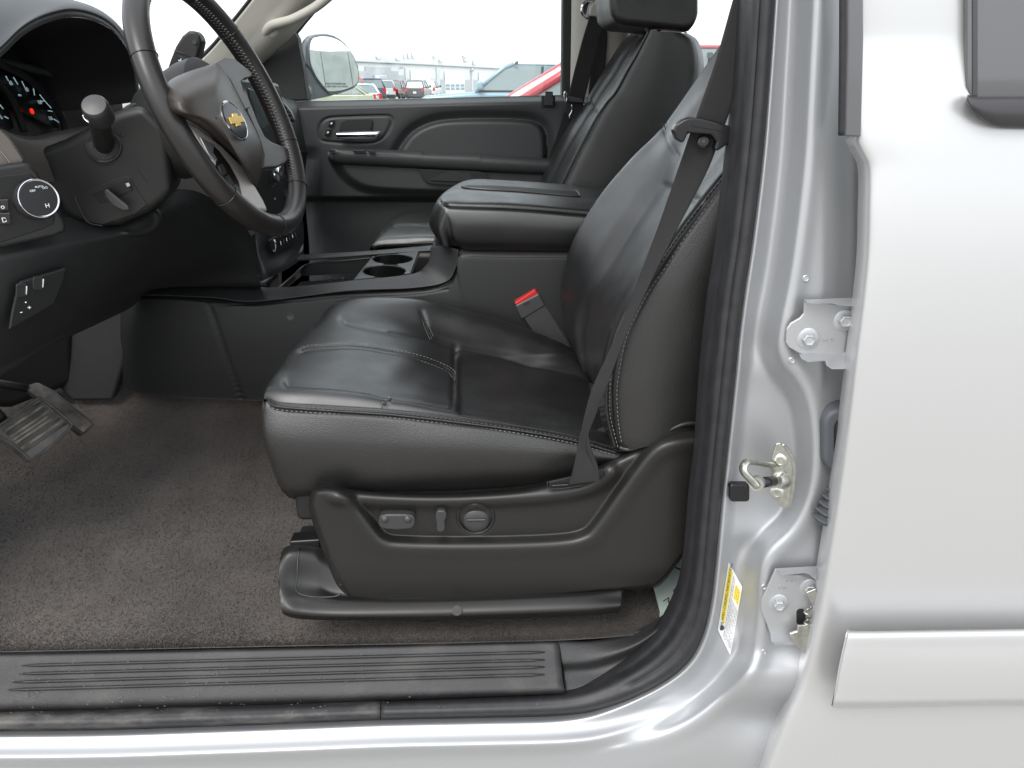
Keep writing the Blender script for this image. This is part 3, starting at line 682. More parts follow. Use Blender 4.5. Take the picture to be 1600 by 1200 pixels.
# rounded outer edge
j = np.arange(nvv)[:, None]; i = np.arange(170)[None, :]
e = np.minimum(np.minimum(j, nvv-1-j)*1.0, np.minimum(i*1.2, (169-i)*1.2)); Yt = Yt+.016*np.clip(1-e/4.0, 0, 1)**2
G = np.array([[W(G2d[a, b, 0], G2d[a, b, 1], Yt[a, b]) for b in range(170)] for a in range(nvv)])
ring = np.concatenate([G[0], G[1:, -1], G[-1, :-1][::-1], G[1:-1, 0][::-1]])
trim = grid_obj('side_trim', G, PLB, seat, -.003)
for P_ in (G[0], G[-1], G[:, 0]):
    Gs = np.array([P_, P_+np.array([0, .03, 0]), P_+np.array([0, .12, 0])]); grid_obj('trim_edge', Gs, PLB, seat)
pl = np.array([W(x, y, float(trimY(np.array([x]), np.array([y]))[0])-.0002) for x, y in PLINE])
tube('panel_joint', pl, .0007, SMT, trim, 5)
# switches on the side trim
def tY(x, y): return float(trimY(np.array([float(x)]), np.array([float(y)]))[0])
sw = pslab('seat_slide_switch', [(591, 812), (594, 806), (606, 804), (632, 804), (645, 806), (649, 812), (648, 822), (643, 827), (632, 828), (619, 829), (606, 828), (595, 826), (591, 821)], .169, .02, GREY, seat, .0035)
for x in (601, 637):
    lathe('finger_dimple', [(.006, -.001), (.0055, .001), (.0035, .0025), (.0003, .003)], W(x, 811, .1692), (0, -1, .3), GREY, sw, 20)
pslab('recline_switch', [(681, 802), (684, 798), (694, 798), (698, 802), (698, 808), (695, 815), (696, 822), (695, 829), (691, 832), (685, 832), (682, 828), (682, 818), (680, 810)], .169, .02, GREY, seat, .003)
c = W(744, 808, tY(744, 830)-.001)
lk = lathe('lumbar_control', [(.0215, .0), (.0215, .004), (.0205, .008), (.016, .0115), (.009, .0130), (.0004, .0133)], W(744, 809, .192), (0, -1, .05), GREY, seat, 48)
tube('control_ring', [W(743+28*math.cos(t), 808+25.5*math.sin(t), .1835) for t in np.linspace(0, 2*math.pi, 48, endpoint=False)], .0022, PLB, seat, 8, closed=True, up=(0, 1, 0))
box('control_ridge', W(744, 812, .1795), (.030, .006, .0045), GREY, lk, .002)
for q_ in ([(517, 874), (528, 871), (541, 870)], [(526, 898), (531, 896)], [(531, 913), (545, 915)], [(555, 921), (582, 922)]):
    tube('scuff', [W(x, y, tY(x, y)-.0002) for x, y in q_], .0004, MATS['grey_thread'], trim, 4)
# belt slot at the rear of the trim
pslab('belt_slot', [(857, 753), (859, 763), (872, 763), (905, 760), (935, 751), (944, 744), (944, 733), (900, 744)], .168, .004, PLD, seat, .001)
tube('slot_rim', wpath([(855, 752, .166), (858, 763, .165), (880, 763, .165), (915, 757, .165), (940, 748, .165), (947, 738, .166)], 3), .0009, PLB, seat, 6)
tube('slot_insert', wpath([(862, 759, .165), (890, 757, .165)], 3), .0018, SMT, seat, 8)
# track cover on the floor
TC = [
 [(438, 885, .200), (440, 862, .210), (455, 852, .215), (490, 853, .215), (540, 862, .22), (700, 880, .22), (900, 880, .22), (975, 900, .22)],
 [(436, 900, .180), (438, 880, .190), (455, 868, .195), (490, 872, .200), (535, 890, .20), (700, 915, .20), (900, 912, .20), (973, 915, .20)],
 [(437, 925, .165), (440, 915, .172), (456, 908, .182), (492, 912, .186), (540, 928, .180), (700, 934, .172), (900, 927, .172), (973, 920, .180)],
 [(439, 944, .152), (448, 938, .156), (470, 936, .162), (500, 937, .164), (560, 941, .162), (700, 942, .160), (900, 935, .161), (973, 933, .168)],
 [(441, 957, .150), (455, 957, .146), (475, 958, .146), (505, 960, .146), (560, 961, .146), (700, 960, .147), (900, 953, .148), (971, 947, .156)],
 [(446, 962, .165), (460, 966, .158), (480, 968, .155), (510, 969, .155), (560, 969, .155), (700, 969, .158), (900, 962, .159), (964, 957, .166)]]
tk = surf('track_cover', TC, PLB, seat, 140, 60, thick=.002)
tube('cover_joint', wpath([(468, 856, .2065), (465, 880, .190), (464, 905, .176), (462, 918, .170), (466, 926, .166), (480, 931, .163), (500, 933, .162), (522, 932, .162), (533, 928, .164)], 4, .0015), .0010, GLS, tk, 6)
lathe('cover_plug', [(.0075, -.001), (.0075, .0002), (.0004, .0004)], W(714, 954, .1462), (0, -1, .7), mat('dusty_plug', (.016, .015, .014), .5), tk, 24)
pslab('seat_rail', [(452, 846), (500, 843), (500, 858), (454, 862)], .30, .03, SMT, seat, .003)
pslab('seat_rail', [(466, 836), (500, 833), (520, 880), (466, 880)], .33, .03, PLD, seat, .003)
box('seat_base', W(740, 850, .48)+np.array([.03, 0, 0]), (.44, .36, .10), PLD, seat, .01)

# ================================================================ BELT BUCKLE
bk = empty('belt_buckle', W(870, 530, .74), 'black belt buckle with red release button between driver seat and console', 'seat belt buckle')
slab('buckle_body', [W(806, 478, .742), W(842, 460, .748), W(902, 556, .748), W(868, 575, .742)], (0, .022, .006), mat('buckle_plastic', (.045, .045, .046), .45), bk, .003)
slab('buckle_head', [W(805, 478, .739), W(842, 459, .745), W(852, 478, .745), (W(815, 500, .739))], (0, .027, .008), mat('buckle_head_plastic', (.05, .05, .052), .4), bk, .003)
slab('release_button', [W(804, 474, .741), W(836, 453, .747), W(841, 460, .747), W(808, 478, .741)], (0, .020, .007), mat('red_plastic', (.50, .015, .015), .4), bk, .0015)
text('buckle_text', 'PRESS', W(823, 474, .7385), W(842, 463, .745)-W(808, 482, .739), (0, 0, 1), .0055, PLD, bk, .0002)

# ================================================================ DRIVER BELT
belt = empty('driver_seat_belt', W(905, 757, .16), 'charcoal seat belt falling down the driver seat from the door pillar', 'seat belt')
WEB = mat('belt_webbing', (.040, .036, .038), .5, bump=0)
_n = WEB.node_tree; _b = _n.nodes['Principled BSDF']
at_ = _n.nodes.new('ShaderNodeUVMap'); wv = _n.nodes.new('ShaderNodeTexBrick'); wv.inputs['Scale'].default_value = 1
wv.inputs['Mortar Size'].default_value = .16; wv.inputs['Brick Width'].default_value = 1.0; wv.inputs['Row Height'].default_value = .42; wv.inputs['Mortar Smooth'].default_value = 1
mp_ = _n.nodes.new('ShaderNodeMapping'); mp_.inputs['Scale'].default_value = (26, 420, 1)
_n.links.new(at_.outputs[0], mp_.inputs[0]); _n.links.new(mp_.outputs[0], wv.inputs['Vector'])
bp = _n.nodes.new('ShaderNodeBump'); bp.inputs['Strength'].default_value = .9; bp.inputs['Distance'].default_value = .0008; bp.invert = True
_n.links.new(wv.outputs['Fac'], bp.inputs['Height']); _n.links.new(bp.outputs[0], _b.inputs['Normal'])
mm_ = _n.nodes.new('ShaderNodeMix'); mm_.data_type = 'RGBA'; mm_.inputs[6].default_value = (.040, .036, .038, 1); mm_.inputs[7].default_value = (.010, .0095, .010, 1)
_n.links.new(wv.outputs['Fac'], mm_.inputs[0]); _n.links.new(mm_.outputs[2], _b.inputs['Base Color'])
def ribbon(name, L, R, mt, parent, th=.0013, n=160):
    a = crom(L, n); b = crom(R, n); V = []; F = []; UV = []
    acc = 0; prev = None; K = 9
    for k in range(n):
        A = W(*a[k]); B = W(*b[k]); m_ = (A+B)/2
        if prev is not None: acc += np.linalg.norm(m_-prev)
        prev = m_
        for q in range(K): u = q/(K-1); V.append(A*(1-u)+B*u); UV.append((u, acc))
    for k in range(n-1):
        for q in range(K-1): F.append((k*K+q, k*K+q+1, (k+1)*K+q+1, (k+1)*K+q))
    o = mesh(name, V, F, mt, parent); uv = o.data.uv_layers.new(name='UVMap')
    for l in o.data.loops: uv.data[l.index].uv = UV[l.vertex_index]
    s = o.modifiers.new('s', 'SOLIDIFY'); s.thickness = th; s.offset = 0; return o
BL = [(1160, -50, .14), (1145, 0, .145), (1118, 95, .15), (1083, 195, .155), (1060, 262, .17), (1030, 350, .19), (1000, 430, .19), (965, 520, .176), (928, 600, .165), (913, 650, .158), (905, 690, .153), (896, 730, .152), (889, 757, .160)]
BR = [(1205, -50, .14), (1190, 0, .143), (1168, 95, .148), (1129, 205, .152), (1104, 270, .158), (1062, 350, .17), (1022, 430, .17), (980, 520, .162), (950, 600, .158), (934, 640, .156), (916, 690, .153), (921, 715, .150), (937, 751, .152)]
web = ribbon('belt_webbing', BL, BR, WEB, belt)
web2 = ribbon('webbing_fold', [(906, 676, .158), (902, 700, .157), (895, 735, .157), (888, 757, .161)], [(918, 672, .155), (924, 700, .1505), (934, 728, .149), (937, 752, .152)], WEB, belt, .0013, 50)
ltp = [(1052, 205), (1056, 195), (1068, 187), (1080, 183), (1095, 184), (1120, 190), (1140, 197), (1150, 204), (1150, 214), (1140, 224), (1122, 236), (1116, 234), (1120, 222), (1112, 211), (1075, 208), (1071, 218), (1067, 224), (1057, 218)]
pslab('latch_plate', ltp, .140, .016, mat('latch_black', (.008, .008, .009), .24), belt, .004)
pslab('latch_tongue', [(1082, 192), (1128, 199), (1128, 205), (1082, 197)], .1385, .002, PLD, belt, .0005)
lathe('belt_button', [(.0078, 0), (.0078, .003), (.006, .0045), (.004, .0045), (.003, .0035), (.0004, .0035)], W(1099, 221, .152), (-.2, -1, .2), GLS, belt, 28)
# ================================================================ CENTRE CONSOLE
con = empty('centre_console', W(600, 620, .78), 'black centre console with cup holders and a padded armrest lid', 'centre console')
CPL = mat('console_plastic', (.0115, .0118, .012), .5, bump=.45, scale=600, bdist=.0005)
CPS = mat('console_top_plastic', (.024, .025, .0262), .42, bump=.2, scale=900, bdist=.0004)
topc = [(188, 470, .80), (215, 462, .775), (260, 461, .765), (330, 466, .76), (400, 472, .76), (470, 463, .76), (540, 456, .76), (645, 451, .76), (697, 441, .76), (712, 420, .76), (717, 393, .76), (800, 392, .76), (960, 392, .76)]
botc = [(188, 600, .80), (205, 610, .775), (240, 618, .765), (300, 622, .76), (370, 625, .76), (440, 628, .755), (520, 632, .755), (645, 640, .75), (697, 645, .75), (740, 650, .75), (800, 652, .75), (880, 655, .75), (990, 655, .75)]
rr = []
for t, dy in ((0, .012), (.035, .002), (.08, -.002), (.35, -.006), (.7, -.004), (.96, 0), (1, .0)):
    rr.append([(a[0]*(1-t)+b[0]*t, a[1]*(1-t)+b[1]*t, (a[2]*(1-t)+b[2]*t)+dy) for a, b in zip(topc, botc)])
nearp = surf('side_panel', rr, CPL, con, 180, 90, creases=[([(322, 462), (335, 500), (350, 545), (378, 626)], 1.6, .0035), ([(336, 478), (400, 474), (470, 470), (560, 463), (645, 460), (700, 452)], 1.5, .002), ([(717, 391), (716, 410), (706, 432), (690, 445), (660, 453)], 1.6, .002)])
lathe('screw_cover', [(.0085, .0), (.0085, .0012), (.007, .0014), (.006, -.001), (.0004, -.001)], W(453, 496, .7545), (0, -1, .2), SMT, con, 24)
# riser back wall and rails
surf('console_top', [
    [(188, 470, .80), (215, 462, .775), (330, 466, .765), (400, 472, .762), (540, 456, .762), (645, 451, .762), (697, 441, .762), (713, 418, .762), (717, 391, .762)],
    [(200, 460, .82), (225, 452, .80), (335, 452, .79), (420, 458, .785), (548, 446, .785), (640, 438, .785), (676, 426, .785), (692, 408, .785), (698, 384, .785)],
    [(210, 455, .84), (235, 449, .825), (340, 447, .81), (434, 451, .80), (554, 440, .80), (643, 430, .80), (664, 418, .80), (672, 404, .80), (674, 386, .80)]],
    CPS, con, 140, 40, thick=.003)
surf('console_far_rail', [[(440, 411, 1.0), (480, 407, 1.0), (582, 399, 1.0), (660, 394, 1.0), (700, 392, 1.0)], [(440, 404, 1.03), (470, 401, 1.03), (582, 394, 1.03), (672, 386, 1.03), (700, 384, 1.03)],
     [(440, 407, 1.05), (470, 404, 1.05), (582, 398, 1.05), (672, 390, 1.05), (700, 388, 1.05)]], CPS, con, 60, 14, thick=.004)
slab('tray_floor', [W(424, 490, .81), W(660, 470, .81), W(680, 425, .99), W(470, 440, .99)], (0, 0, -.004), PLD, con, .001)
slab('tray_wall', [W(480, 412, 1.0), W(584, 403, 1.0), W(584, 424, 1.0), W(470, 432, 1.0)], (0, .004, 0), PLD, con, .001)
slab('tray_wall', [W(433, 452, .805), W(480, 412, 1.0), W(470, 432, 1.0), W(424, 470, .81)], (-.004, 0, 0), PLD, con, .001)
for x in (517, 537): pslab('tray_slot_tab', [(x-4, 434), (x+1, 434), (x+1, 440), (x-4, 440)], .90, .004, GREY, con, .0006)
tube('tray_rim', wpath([(433, 453, .80), (456, 433, .90), (480, 413, .995), (530, 408, .995), (582, 403, .995)], 5, .001), .0018, CPS, con, 8)
PA, PB, PC, PD = W(583, 404, .99), W(655, 396, .99), W(642, 430, .81), W(554, 440, .81)
def onP(px, py):
    n_ = np.cross(PB-PA, PD-PA); d = _F*FOC+_R*(px-800)+_U*(600-py); t = ((PA-CAM)@n_)/(d@n_); return CAM+d*t
HN = np.cross(PB-PA, PD-PA); HN /= np.linalg.norm(HN); HN = HN if HN[2] > 0 else -HN
cup_w = mat('cup_well_black', (.006, .006, .0065), .35)
circ = []
for cx, cy, rx, ry in ((614, 408, 32, 8.5), (601, 427, 34, 10)):
    circ.append([(cx+rx*math.cos(a), cy+ry*math.sin(a)) for a in np.linspace(0, 2*math.pi, 40, endpoint=False)])
chan = [(602, 412), (626, 411), (622, 424), (598, 424)]
bmp = bmesh.new(); NX, NY = 110, 60; gv = {}
def insc(p):
    for (cx, cy, rx, ry) in ((614, 408, 32, 8.5), (601, 427, 34, 10)):
        if ((p[0]-cx)/rx)**2+((p[1]-cy)/ry)**2 < 1: return True
    return 600 < p[0] < 622 and 412 < p[1] < 424
for a_ in range(NX+1):
    for b_ in range(NY+1):
        u, v = a_/NX, b_/NY; P_ = (PA*(1-u)+PB*u)*(1-v)+(PD*(1-u)+PC*u)*v; gv[a_, b_] = P_
def pxy(P_):
    d = P_-CAM; z = d@_F; return (800+FOC*(d@_R)/z, 600-FOC*(d@_U)/z)
VV = []; FF = []; idx = {}
for a_ in range(NX):
    for b_ in range(NY):
        c_ = (gv[a_, b_]+gv[a_+1, b_+1])/2
        if insc(pxy(c_)): continue
        f = []
        for k_ in ((a_, b_), (a_+1, b_), (a_+1, b_+1), (a_, b_+1)):
            if k_ not in idx: idx[k_] = len(VV); VV.append(gv[k_]+HN*.002)
            f.append(idx[k_])
        FF.append(tuple(f))
pl_ = mesh('cup_holder_plate', VV, FF, mat('cup_plate_sheen', (.05, .055, .057), .36), con); so_ = pl_.modifiers.new('s', 'SOLIDIFY'); so_.thickness = .004  # plate colour lifted to grey-blue to stand in for reflected light
for P_ in circ:
    top_ = [onP(x, y)+HN*.0025 for x, y in P_]; cen = sum(top_)/len(top_)
    G = np.array([top_+top_[:1], [p-HN*.02 for p in top_+top_[:1]], [cen+(p-cen)*.93-HN*.07 for p in top_+top_[:1]], [cen+(p-cen)*.05-HN*.072 for p in top_+top_[:1]]])
    grid_obj('cup_well', G, cup_w, con)
    tube('cup_holder_rim', top_, .0014, CPS, con, 8, closed=True)
tube('plate_edge', wpath([(655, 396, .985), (649, 413, .90), (642, 430, .808)], 4, .003), .0016, SMT, con, 8)
# riser (textured block beneath the lid)
slab('console_riser', [W(717, 388, .775), W(960, 392, .775), W(960, 560, .775), W(717, 450, .775)], (0, .30, 0), PLG, con, .006)
slab('console_front_riser', [W(672, 384, .80), W(735, 384, .80), W(735, 440, .80), W(690, 432, .80)], (0, .24, 0), CPL, con, .01)
# padded lid
lid = [
 [(690, 375, 1.02), (678, 352, 1.02), (690, 318, 1.02), (706, 300, 1.06), (735, 284, 1.08), (790, 286, 1.08), (860, 291, 1.08), (960, 299, 1.08)],
 [(684, 370, .93), (674, 346, .93), (684, 316, .93), (704, 294, .99), (735, 281, 1.05), (790, 282, 1.06), (860, 286.5, 1.06), (960, 296, 1.06)],
 [(682, 370, .85), (671, 346, .85), (682, 315, .86), (700, 298, .90), (735, 292, .93), (790, 294, .93), (860, 299, .93), (960, 306, .93)],
 [(682, 372, .80), (671, 350, .80), (682, 316, .80), (699, 305, .83), (735, 303, .84), (790, 305, .84), (860, 310, .84), (960, 318, .84)],
 [(685, 378, .77), (674, 352, .768), (686, 318, .768), (700, 313, .775), (735, 314, .775), (790, 315, .775), (860, 320, .775), (960, 329, .775)],
 [(690, 383, .758), (680, 354, .755), (690, 320, .757), (704, 321, .757), (735, 322, .757), (790, 323.5, .757), (860, 328, .757), (960, 337, .757)],
 [(694, 384, .752), (686, 356, .748), (694, 328, .750), (708, 330, .747), (735, 331, .746), (790, 332, .746), (860, 337, .746), (960, 346, .746)],
 [(698, 385, .752), (692, 358, .747), (698, 338, .746), (710, 350, .743), (735, 352, .742), (790, 353, .742), (860, 358, .742), (960, 363, .742)],
 [(702, 386, .757), (700, 370, .753), (704, 366, .752), (714, 374, .750), (735, 377, .750), (790, 378, .750), (860, 380, .750), (960, 383, .750)],
 [(706, 388, .775), (706, 384, .77), (712, 384, .768), (724, 389, .766), (740, 391, .766), (790, 391, .766), (860, 392.5, .766), (960, 394, .766)]]
SEAM_L = [(688, 314), (694, 319), (706, 322), (735, 323), (790, 325), (860, 329.5), (940, 337)]
SLOT = [(724, 288), (724, 294), (750, 296.5), (820, 301), (897, 307.5), (905, 306), (902, 301), (890, 297.5), (820, 291.5), (760, 288), (732, 286.5)]
ll = surf('armrest_lid', lid, LEA, con, 180, 160, creases=[(SEAM_L, 3, .003)])
P = wpath([(x, y, .757) for x, y in SEAM_L], 4, .001)
tube('seam', P, .0011, LEAS, ll, 6); stitches(P+np.array([0, -.002, .0048]), STD, ll); stitches(P+np.array([0, -.0028, -.0050]), STD, ll)
def lidY(px, py):
    ys_ = []; 
    for r in lid[:6]:
        q = crom(r, 120); q = q[q[:, 0].argsort()]; k = q[:, 0] > 690; ys_.append((float(np.interp(px, q[k, 0], q[k, 1])), float(np.interp(px, q[k, 0], q[k, 2]))))
    ys_ = sorted(ys_); return float(np.interp(py, [a for a, b in ys_], [b for a, b in ys_]))
SL = crom(SLOT+SLOT[:1], 60); cs_ = SL[:-1].mean(0); G = []
for k in (.02, .5, .9, 1.0): G.append([W(*(cs_+(p-cs_)*k), lidY(*(cs_+(p-cs_)*k)))+np.array([0, -.0012, .0022]) for p in SL])
grid_obj('phone_slot', np.array(G), mat('slot_liner', (.004, .004, .0042), .6), ll)
tube('slot_lip', np.array(G[-1]), .0022, LEA, ll, 8)

# ================================================================ PASSENGER SEAT
ps = empty('passenger_seat', W(800, 420, 1.3), 'far black leather seat with headrest, beyond the centre console', 'car seat')
F2 = [(820, 330), (834, 300), (850, 270), (866, 237), (884, 202), (900, 177), (918, 152), (934, 124), (951, 97), (963, 78), (976, 62), (991, 50), (1005, 45)]
N2 = [(858, 330), (870, 305), (878, 287), (890, 262), (903, 236), (918, 208), (932, 183), (948, 160), (962, 143), (980, 110), (994, 86), (1006, 63), (1014, 48)]
V2 = lerpP(F2, N2, .44); V2b = lerpP(F2, N2, .80)
rows = [[(x+25, y+6, 1.66) for x, y in F2], [(x+5, y+2, 1.64) for x, y in F2], [(x, y, 1.60) for x, y in F2], [(x-2, y, 1.53) for x, y in lerpP(F2, N2, .22)], [(x, y, 1.47) for x, y in V2],
        [(x+2, y, 1.38) for x, y in lerpP(F2, N2, .62)], [(x, y, 1.25) for x, y in V2b], [(x-1, y, 1.19) for x, y in lerpP(F2, N2, .92)], [(x, y, 1.15) for x, y in N2], [(x+4, y+2, 1.135) for x, y in N2]]
surf('backrest', rows, LEA, ps, 120, 120, creases=[(V2, 4, .006), (V2b, 3.5, .006), ([(917, 152), (923, 166), (932, 180)], 2.5, .004)])
seam([(915, 152, 1.60), (921, 166, 1.55), (931, 182, 1.50)], ps, .003, .0014, True, STD, True)
E2 = [(1010, 330), (1030, 300), (1045, 280), (1060, 255), (1075, 225), (1085, 195), (1090, 170), (1092, 145), (1093, 120), (1094, 100), (1092, 80), (1085, 62), (1072, 52)]
rr = []
for t, Y in ((0, 1.135), (.05, 1.122), (.15, 1.115), (.5, 1.11), (.85, 1.12), (.96, 1.14), (1, 1.17), (1.05, 1.24)):
    rr.append([(x, y, Y) for x, y in lerpP(N2, E2, t)])
surf('backrest_side', rr, LEAS, ps, 110, 90)
seam([(x, y, 1.133) for x, y in N2], ps, .004, .0028, True, STD, False)
seam([(x+6, y+1, 1.128) for x, y in N2], ps, .004, .0018, True, STD, False)
surf('backrest_top', [[(1005, 45, 1.60), (1013, 44, 1.55), (1040, 44, 1.5), (1072, 50, 1.5)], [(1010, 44, 1.45), (1020, 43, 1.42), (1045, 43, 1.4), (1074, 50, 1.4)], [(1013, 46, 1.3), (1023, 44, 1.28), (1050, 44, 1.27), (1074, 51, 1.27)], [(1014, 48, 1.15), (1022, 46, 1.14), (1050, 46, 1.13), (1072, 52, 1.14)]], LEAS, ps, 40, 30)
# headrest
HR = [(954, -60), (953, -20), (953, 5), (956, 24), (963, 34), (978, 40), (992, 41), (1030, 45), (1065, 49), (1078, 48), (1088, 40), (1093, 20), (1093, 0), (1088, -30), (1080, -70), (1060, -90), (980, -90)]
hr = pslab('headrest', HR, 1.22, .27, LEAS, ps, .022, seg=6)
surf('headrest_front', [[(956, -60, 1.46), (954, -20, 1.46), (953, 5, 1.46), (956, 22, 1.46), (966, 33, 1.46)], [(958, -60, 1.38), (956, -20, 1.38), (955, 6, 1.38), (958, 24, 1.38), (967, 35, 1.38)],
     [(975, -60, 1.28), (973, -20, 1.28), (972, 8, 1.28), (974, 26, 1.28), (980, 37, 1.28)], [(990, -60, 1.225), (988, -20, 1.225), (987, 10, 1.225), (988, 28, 1.225), (991, 39, 1.225)]], LEA, ps, 40, 40)
for x, Y in ((1030, 1.27), (1030, 1.42)): tube('headrest_post', [W(x, 60, Y), W(x, 30, Y)], .006, CHR, ps, 10)
# cushion
surf('seat_cushion', [
 [(588, 425, 1.14), (580, 402, 1.13), (578, 390, 1.125), (586, 383, 1.125), (630, 381, 1.125), (680, 378, 1.125), (800, 384, 1.125), (880, 390, 1.125)],
 [(592, 420, 1.18), (583, 390, 1.17), (583, 378, 1.16), (596, 370, 1.15), (635, 367, 1.15), (680, 366, 1.15), (800, 372, 1.15), (880, 380, 1.15)],
 [(598, 410, 1.3), (590, 380, 1.3), (594, 362, 1.28), (610, 352, 1.27), (640, 351, 1.27), (680, 351, 1.27), (800, 358, 1.27), (880, 366, 1.27)],
 [(608, 400, 1.45), (600, 368, 1.45), (606, 350, 1.43), (622, 341, 1.43), (648, 340, 1.43), (680, 340, 1.43), (800, 346, 1.43), (880, 352, 1.43)],
 [(614, 395, 1.55), (606, 360, 1.55), (612, 343, 1.54), (628, 333, 1.53), (650, 331, 1.53), (680, 330, 1.53), (800, 336, 1.53), (880, 342, 1.53)],
 [(625, 395, 1.62), (618, 372, 1.62), (625, 352, 1.62), (640, 340, 1.62), (660, 338, 1.62), (700, 338, 1.62), (800, 344, 1.62), (880, 350, 1.62)]],
 LEA, ps, 100, 90, creases=[([(598, 361), (610, 352), (640, 351.5), (690, 352)], 2.2, .006)])
seam([(582, 388, 1.126), (592, 383, 1.126), (630, 381, 1.126), (690, 379, 1.126)], ps, .003, .0022, True, STD, False)
slab('cushion_side', [W(580, 392, 1.13), W(880, 392, 1.13), W(880, 470, 1.13), W(590, 470, 1.13)], (0, .45, 0), LEAS, ps, .02)

# ================================================================ PASSENGER DOOR
pd = empty('passenger_door', W(650, 330, 1.7), 'far front door panel with a chrome inner handle, armrest and side window', 'car door')
DPL = mat('door_vinyl', (.031, .033, .034), .5, bump=.4, scale=480, kind='vor', bdist=.0006)
ARCH = crom([(622, 240), (630, 226), (645, 208), (668, 195), (700, 188), (760, 186), (820, 188), (842, 195), (850, 207), (853, 225), (853, 252)], 120)
ARCHP = ARCH.tolist()+[[853, 262], [610, 262], [622, 240]]
from mathutils.geometry import intersect_point_line
def inside(px, py, P):
    P = np.asarray(P); r = np.zeros(px.shape, bool); j = len(P)-1
    for i in range(len(P)):
        xi, yi = P[i]; xj, yj = P[j]
        c = ((yi > py) != (yj > py)) & (px < (xj-xi)*(py-yi)/(yj-yi+1e-12)+xi); r ^= c; j = i
    return r
BEZ = rpoly(0, 0, 1, 1, .3)
BEZ = crom([(500, 214), (499, 202), (504, 190), (516, 184), (545, 182), (600, 180.5), (610, 183), (612, 190), (606, 205), (594, 219), (575, 224), (540, 223.5), (510, 221), (502, 218), (500, 214)], 120)
LOWP = np.vstack([crom([(513, 250), (520, 262), (530, 277), (546, 292), (575, 304), (640, 309), (760, 311), (995, 312)], 60), [(995, 255), (513, 250)]])
def door_in(x, y):
    o = np.full_like(x, 1.665)
    # ledge at the window sill rolls back
    base = 160-(x-472)*.0245
    o = o-.025*sm((y-base+2)/14)+.03*sm((8-(y-base))/10)
    dA, _ = seg_dist(x, y, ARCH); ins = inside(x, y, ARCHP)
    o = o+.010*np.exp(-(dA/15)**2)*(~ins)+np.where(ins, -.004*sm(dA/9)+.010*(1-sm(dA/5)), .010*(1-sm(dA/16)))
    dB, _ = seg_dist(x, y, BEZ); o = o+.006*np.exp(-(dB/1.6)**2)
    # lower section: pocket bulge with rounded nose
    low = sm((y-262)/8)
    dl, _ = seg_dist(x, y, LOWP[:60]); il = inside(x, y, LOWP); o = o-np.where(il, .030*sm(dl/16), 0)
    o = o+.05*sm((y-306)/10)
    o = o+.020*sm((505-x)/20)*sm((y-225)/25)
    return o
xs = np.linspace(440, 990, 230); ys = np.concatenate([np.linspace(143, 260, 100), np.linspace(262, 330, 60), np.linspace(334, 460, 30)])
X, Yg = np.meshgrid(xs, ys); Yg2 = Yg.copy()
tp_ = np.clip(157.0-(xs-526)*.0245, 130, 158)[None, :]; k_ = np.arange(30)[:, None]/30.0; Yg2[:30] = tp_*(1-k_)+ys[30]*k_
Yd = door_in(X, Yg2)
G = np.array([[W(X[a, b], Yg2[a, b], Yd[a, b]) for b in range(X.shape[1])] for a in range(X.shape[0])])
grid_obj('door_panel', G, DPL, pd)
slab('door_core', [W(462, 158, 1.72), W(980, 148, 1.72), W(980, 470, 1.72), W(440, 470, 1.72)], (0, .07, 0), PNT, pd, .005)
arm = [
 [(512, 240, 1.655), (518, 236, 1.65), (540, 236, 1.65), (600, 238, 1.65), (655, 238, 1.65), (668, 242, 1.65), (745, 243, 1.65), (760, 245, 1.65), (860, 250, 1.65), (930, 253, 1.65)],
 [(512, 237, 1.63), (519, 233.5, 1.60), (540, 233, 1.620), (600, 235, 1.620), (655, 237, 1.620), (668, 240, 1.620), (745, 241, 1.620), (760, 243, 1.620), (860, 249, 1.620), (930, 253, 1.620)],
 [(512, 240, 1.60), (519, 238, 1.600), (540, 238, 1.590), (600, 241, 1.590), (655, 244, 1.590), (668, 245, 1.590), (745, 248, 1.590), (760, 250, 1.590), (860, 255, 1.590), (930, 259, 1.590)],
 [(513, 248, 1.60), (521, 250, 1.605), (540, 253, 1.595), (600, 256, 1.595), (655, 259, 1.595), (668, 260, 1.595), (745, 264, 1.595), (760, 265, 1.595), (860, 270, 1.595), (930, 273, 1.595)],
 [(517, 254, 1.65), (526, 257, 1.63), (545, 259, 1.63), (600, 262, 1.63), (655, 265, 1.63), (668, 266, 1.63), (745, 269, 1.63), (760, 270, 1.63), (860, 274, 1.63), (930, 277, 1.63)]]
ar = surf('armrest', arm, DPL, pd, 120, 50, thick=-.002)
surf('armrest_plate', [[(516, 235.5, 1.62), (545, 234, 1.615), (600, 235.5, 1.61), (628, 237, 1.61)], [(516, 234.5, 1.616), (545, 233, 1.612), (600, 234.8, 1.612), (629, 236.5, 1.612)], [(517, 238.5, 1.594), (545, 238.3, 1.586), (600, 241.2, 1.586), (627, 243, 1.586)]], mat('armrest_grey_plate', (.12, .12, .125), .3, metal=.4), pd, 30, 16)
wsw = pslab('window_switch', [(576, 235), (586, 235.5), (585, 239), (575, 238.5)], 1.575, .01, GLS, pd, .001)
pslab('seat_heat_knob', [(552, 235), (570, 235), (571, 238), (551, 237.5)], 1.576, .01, SMT, pd, .001)
pk = pslab('map_pocket', crom([(654, 264), (658, 275), (666, 284), (680, 288), (720, 290), (757, 291), (757, 270), (700, 266), (654, 264)], 60).tolist()[:-1], 1.598, .01, mat('pocket_black', (.008, .008, .008), .6), pd, .001)
slab('pocket_liner', [W(672, 282, 1.594), W(742, 285, 1.594), W(735, 271, 1.596), W(700, 268, 1.596)], (0, .004, 0), PLD, pd, .001)
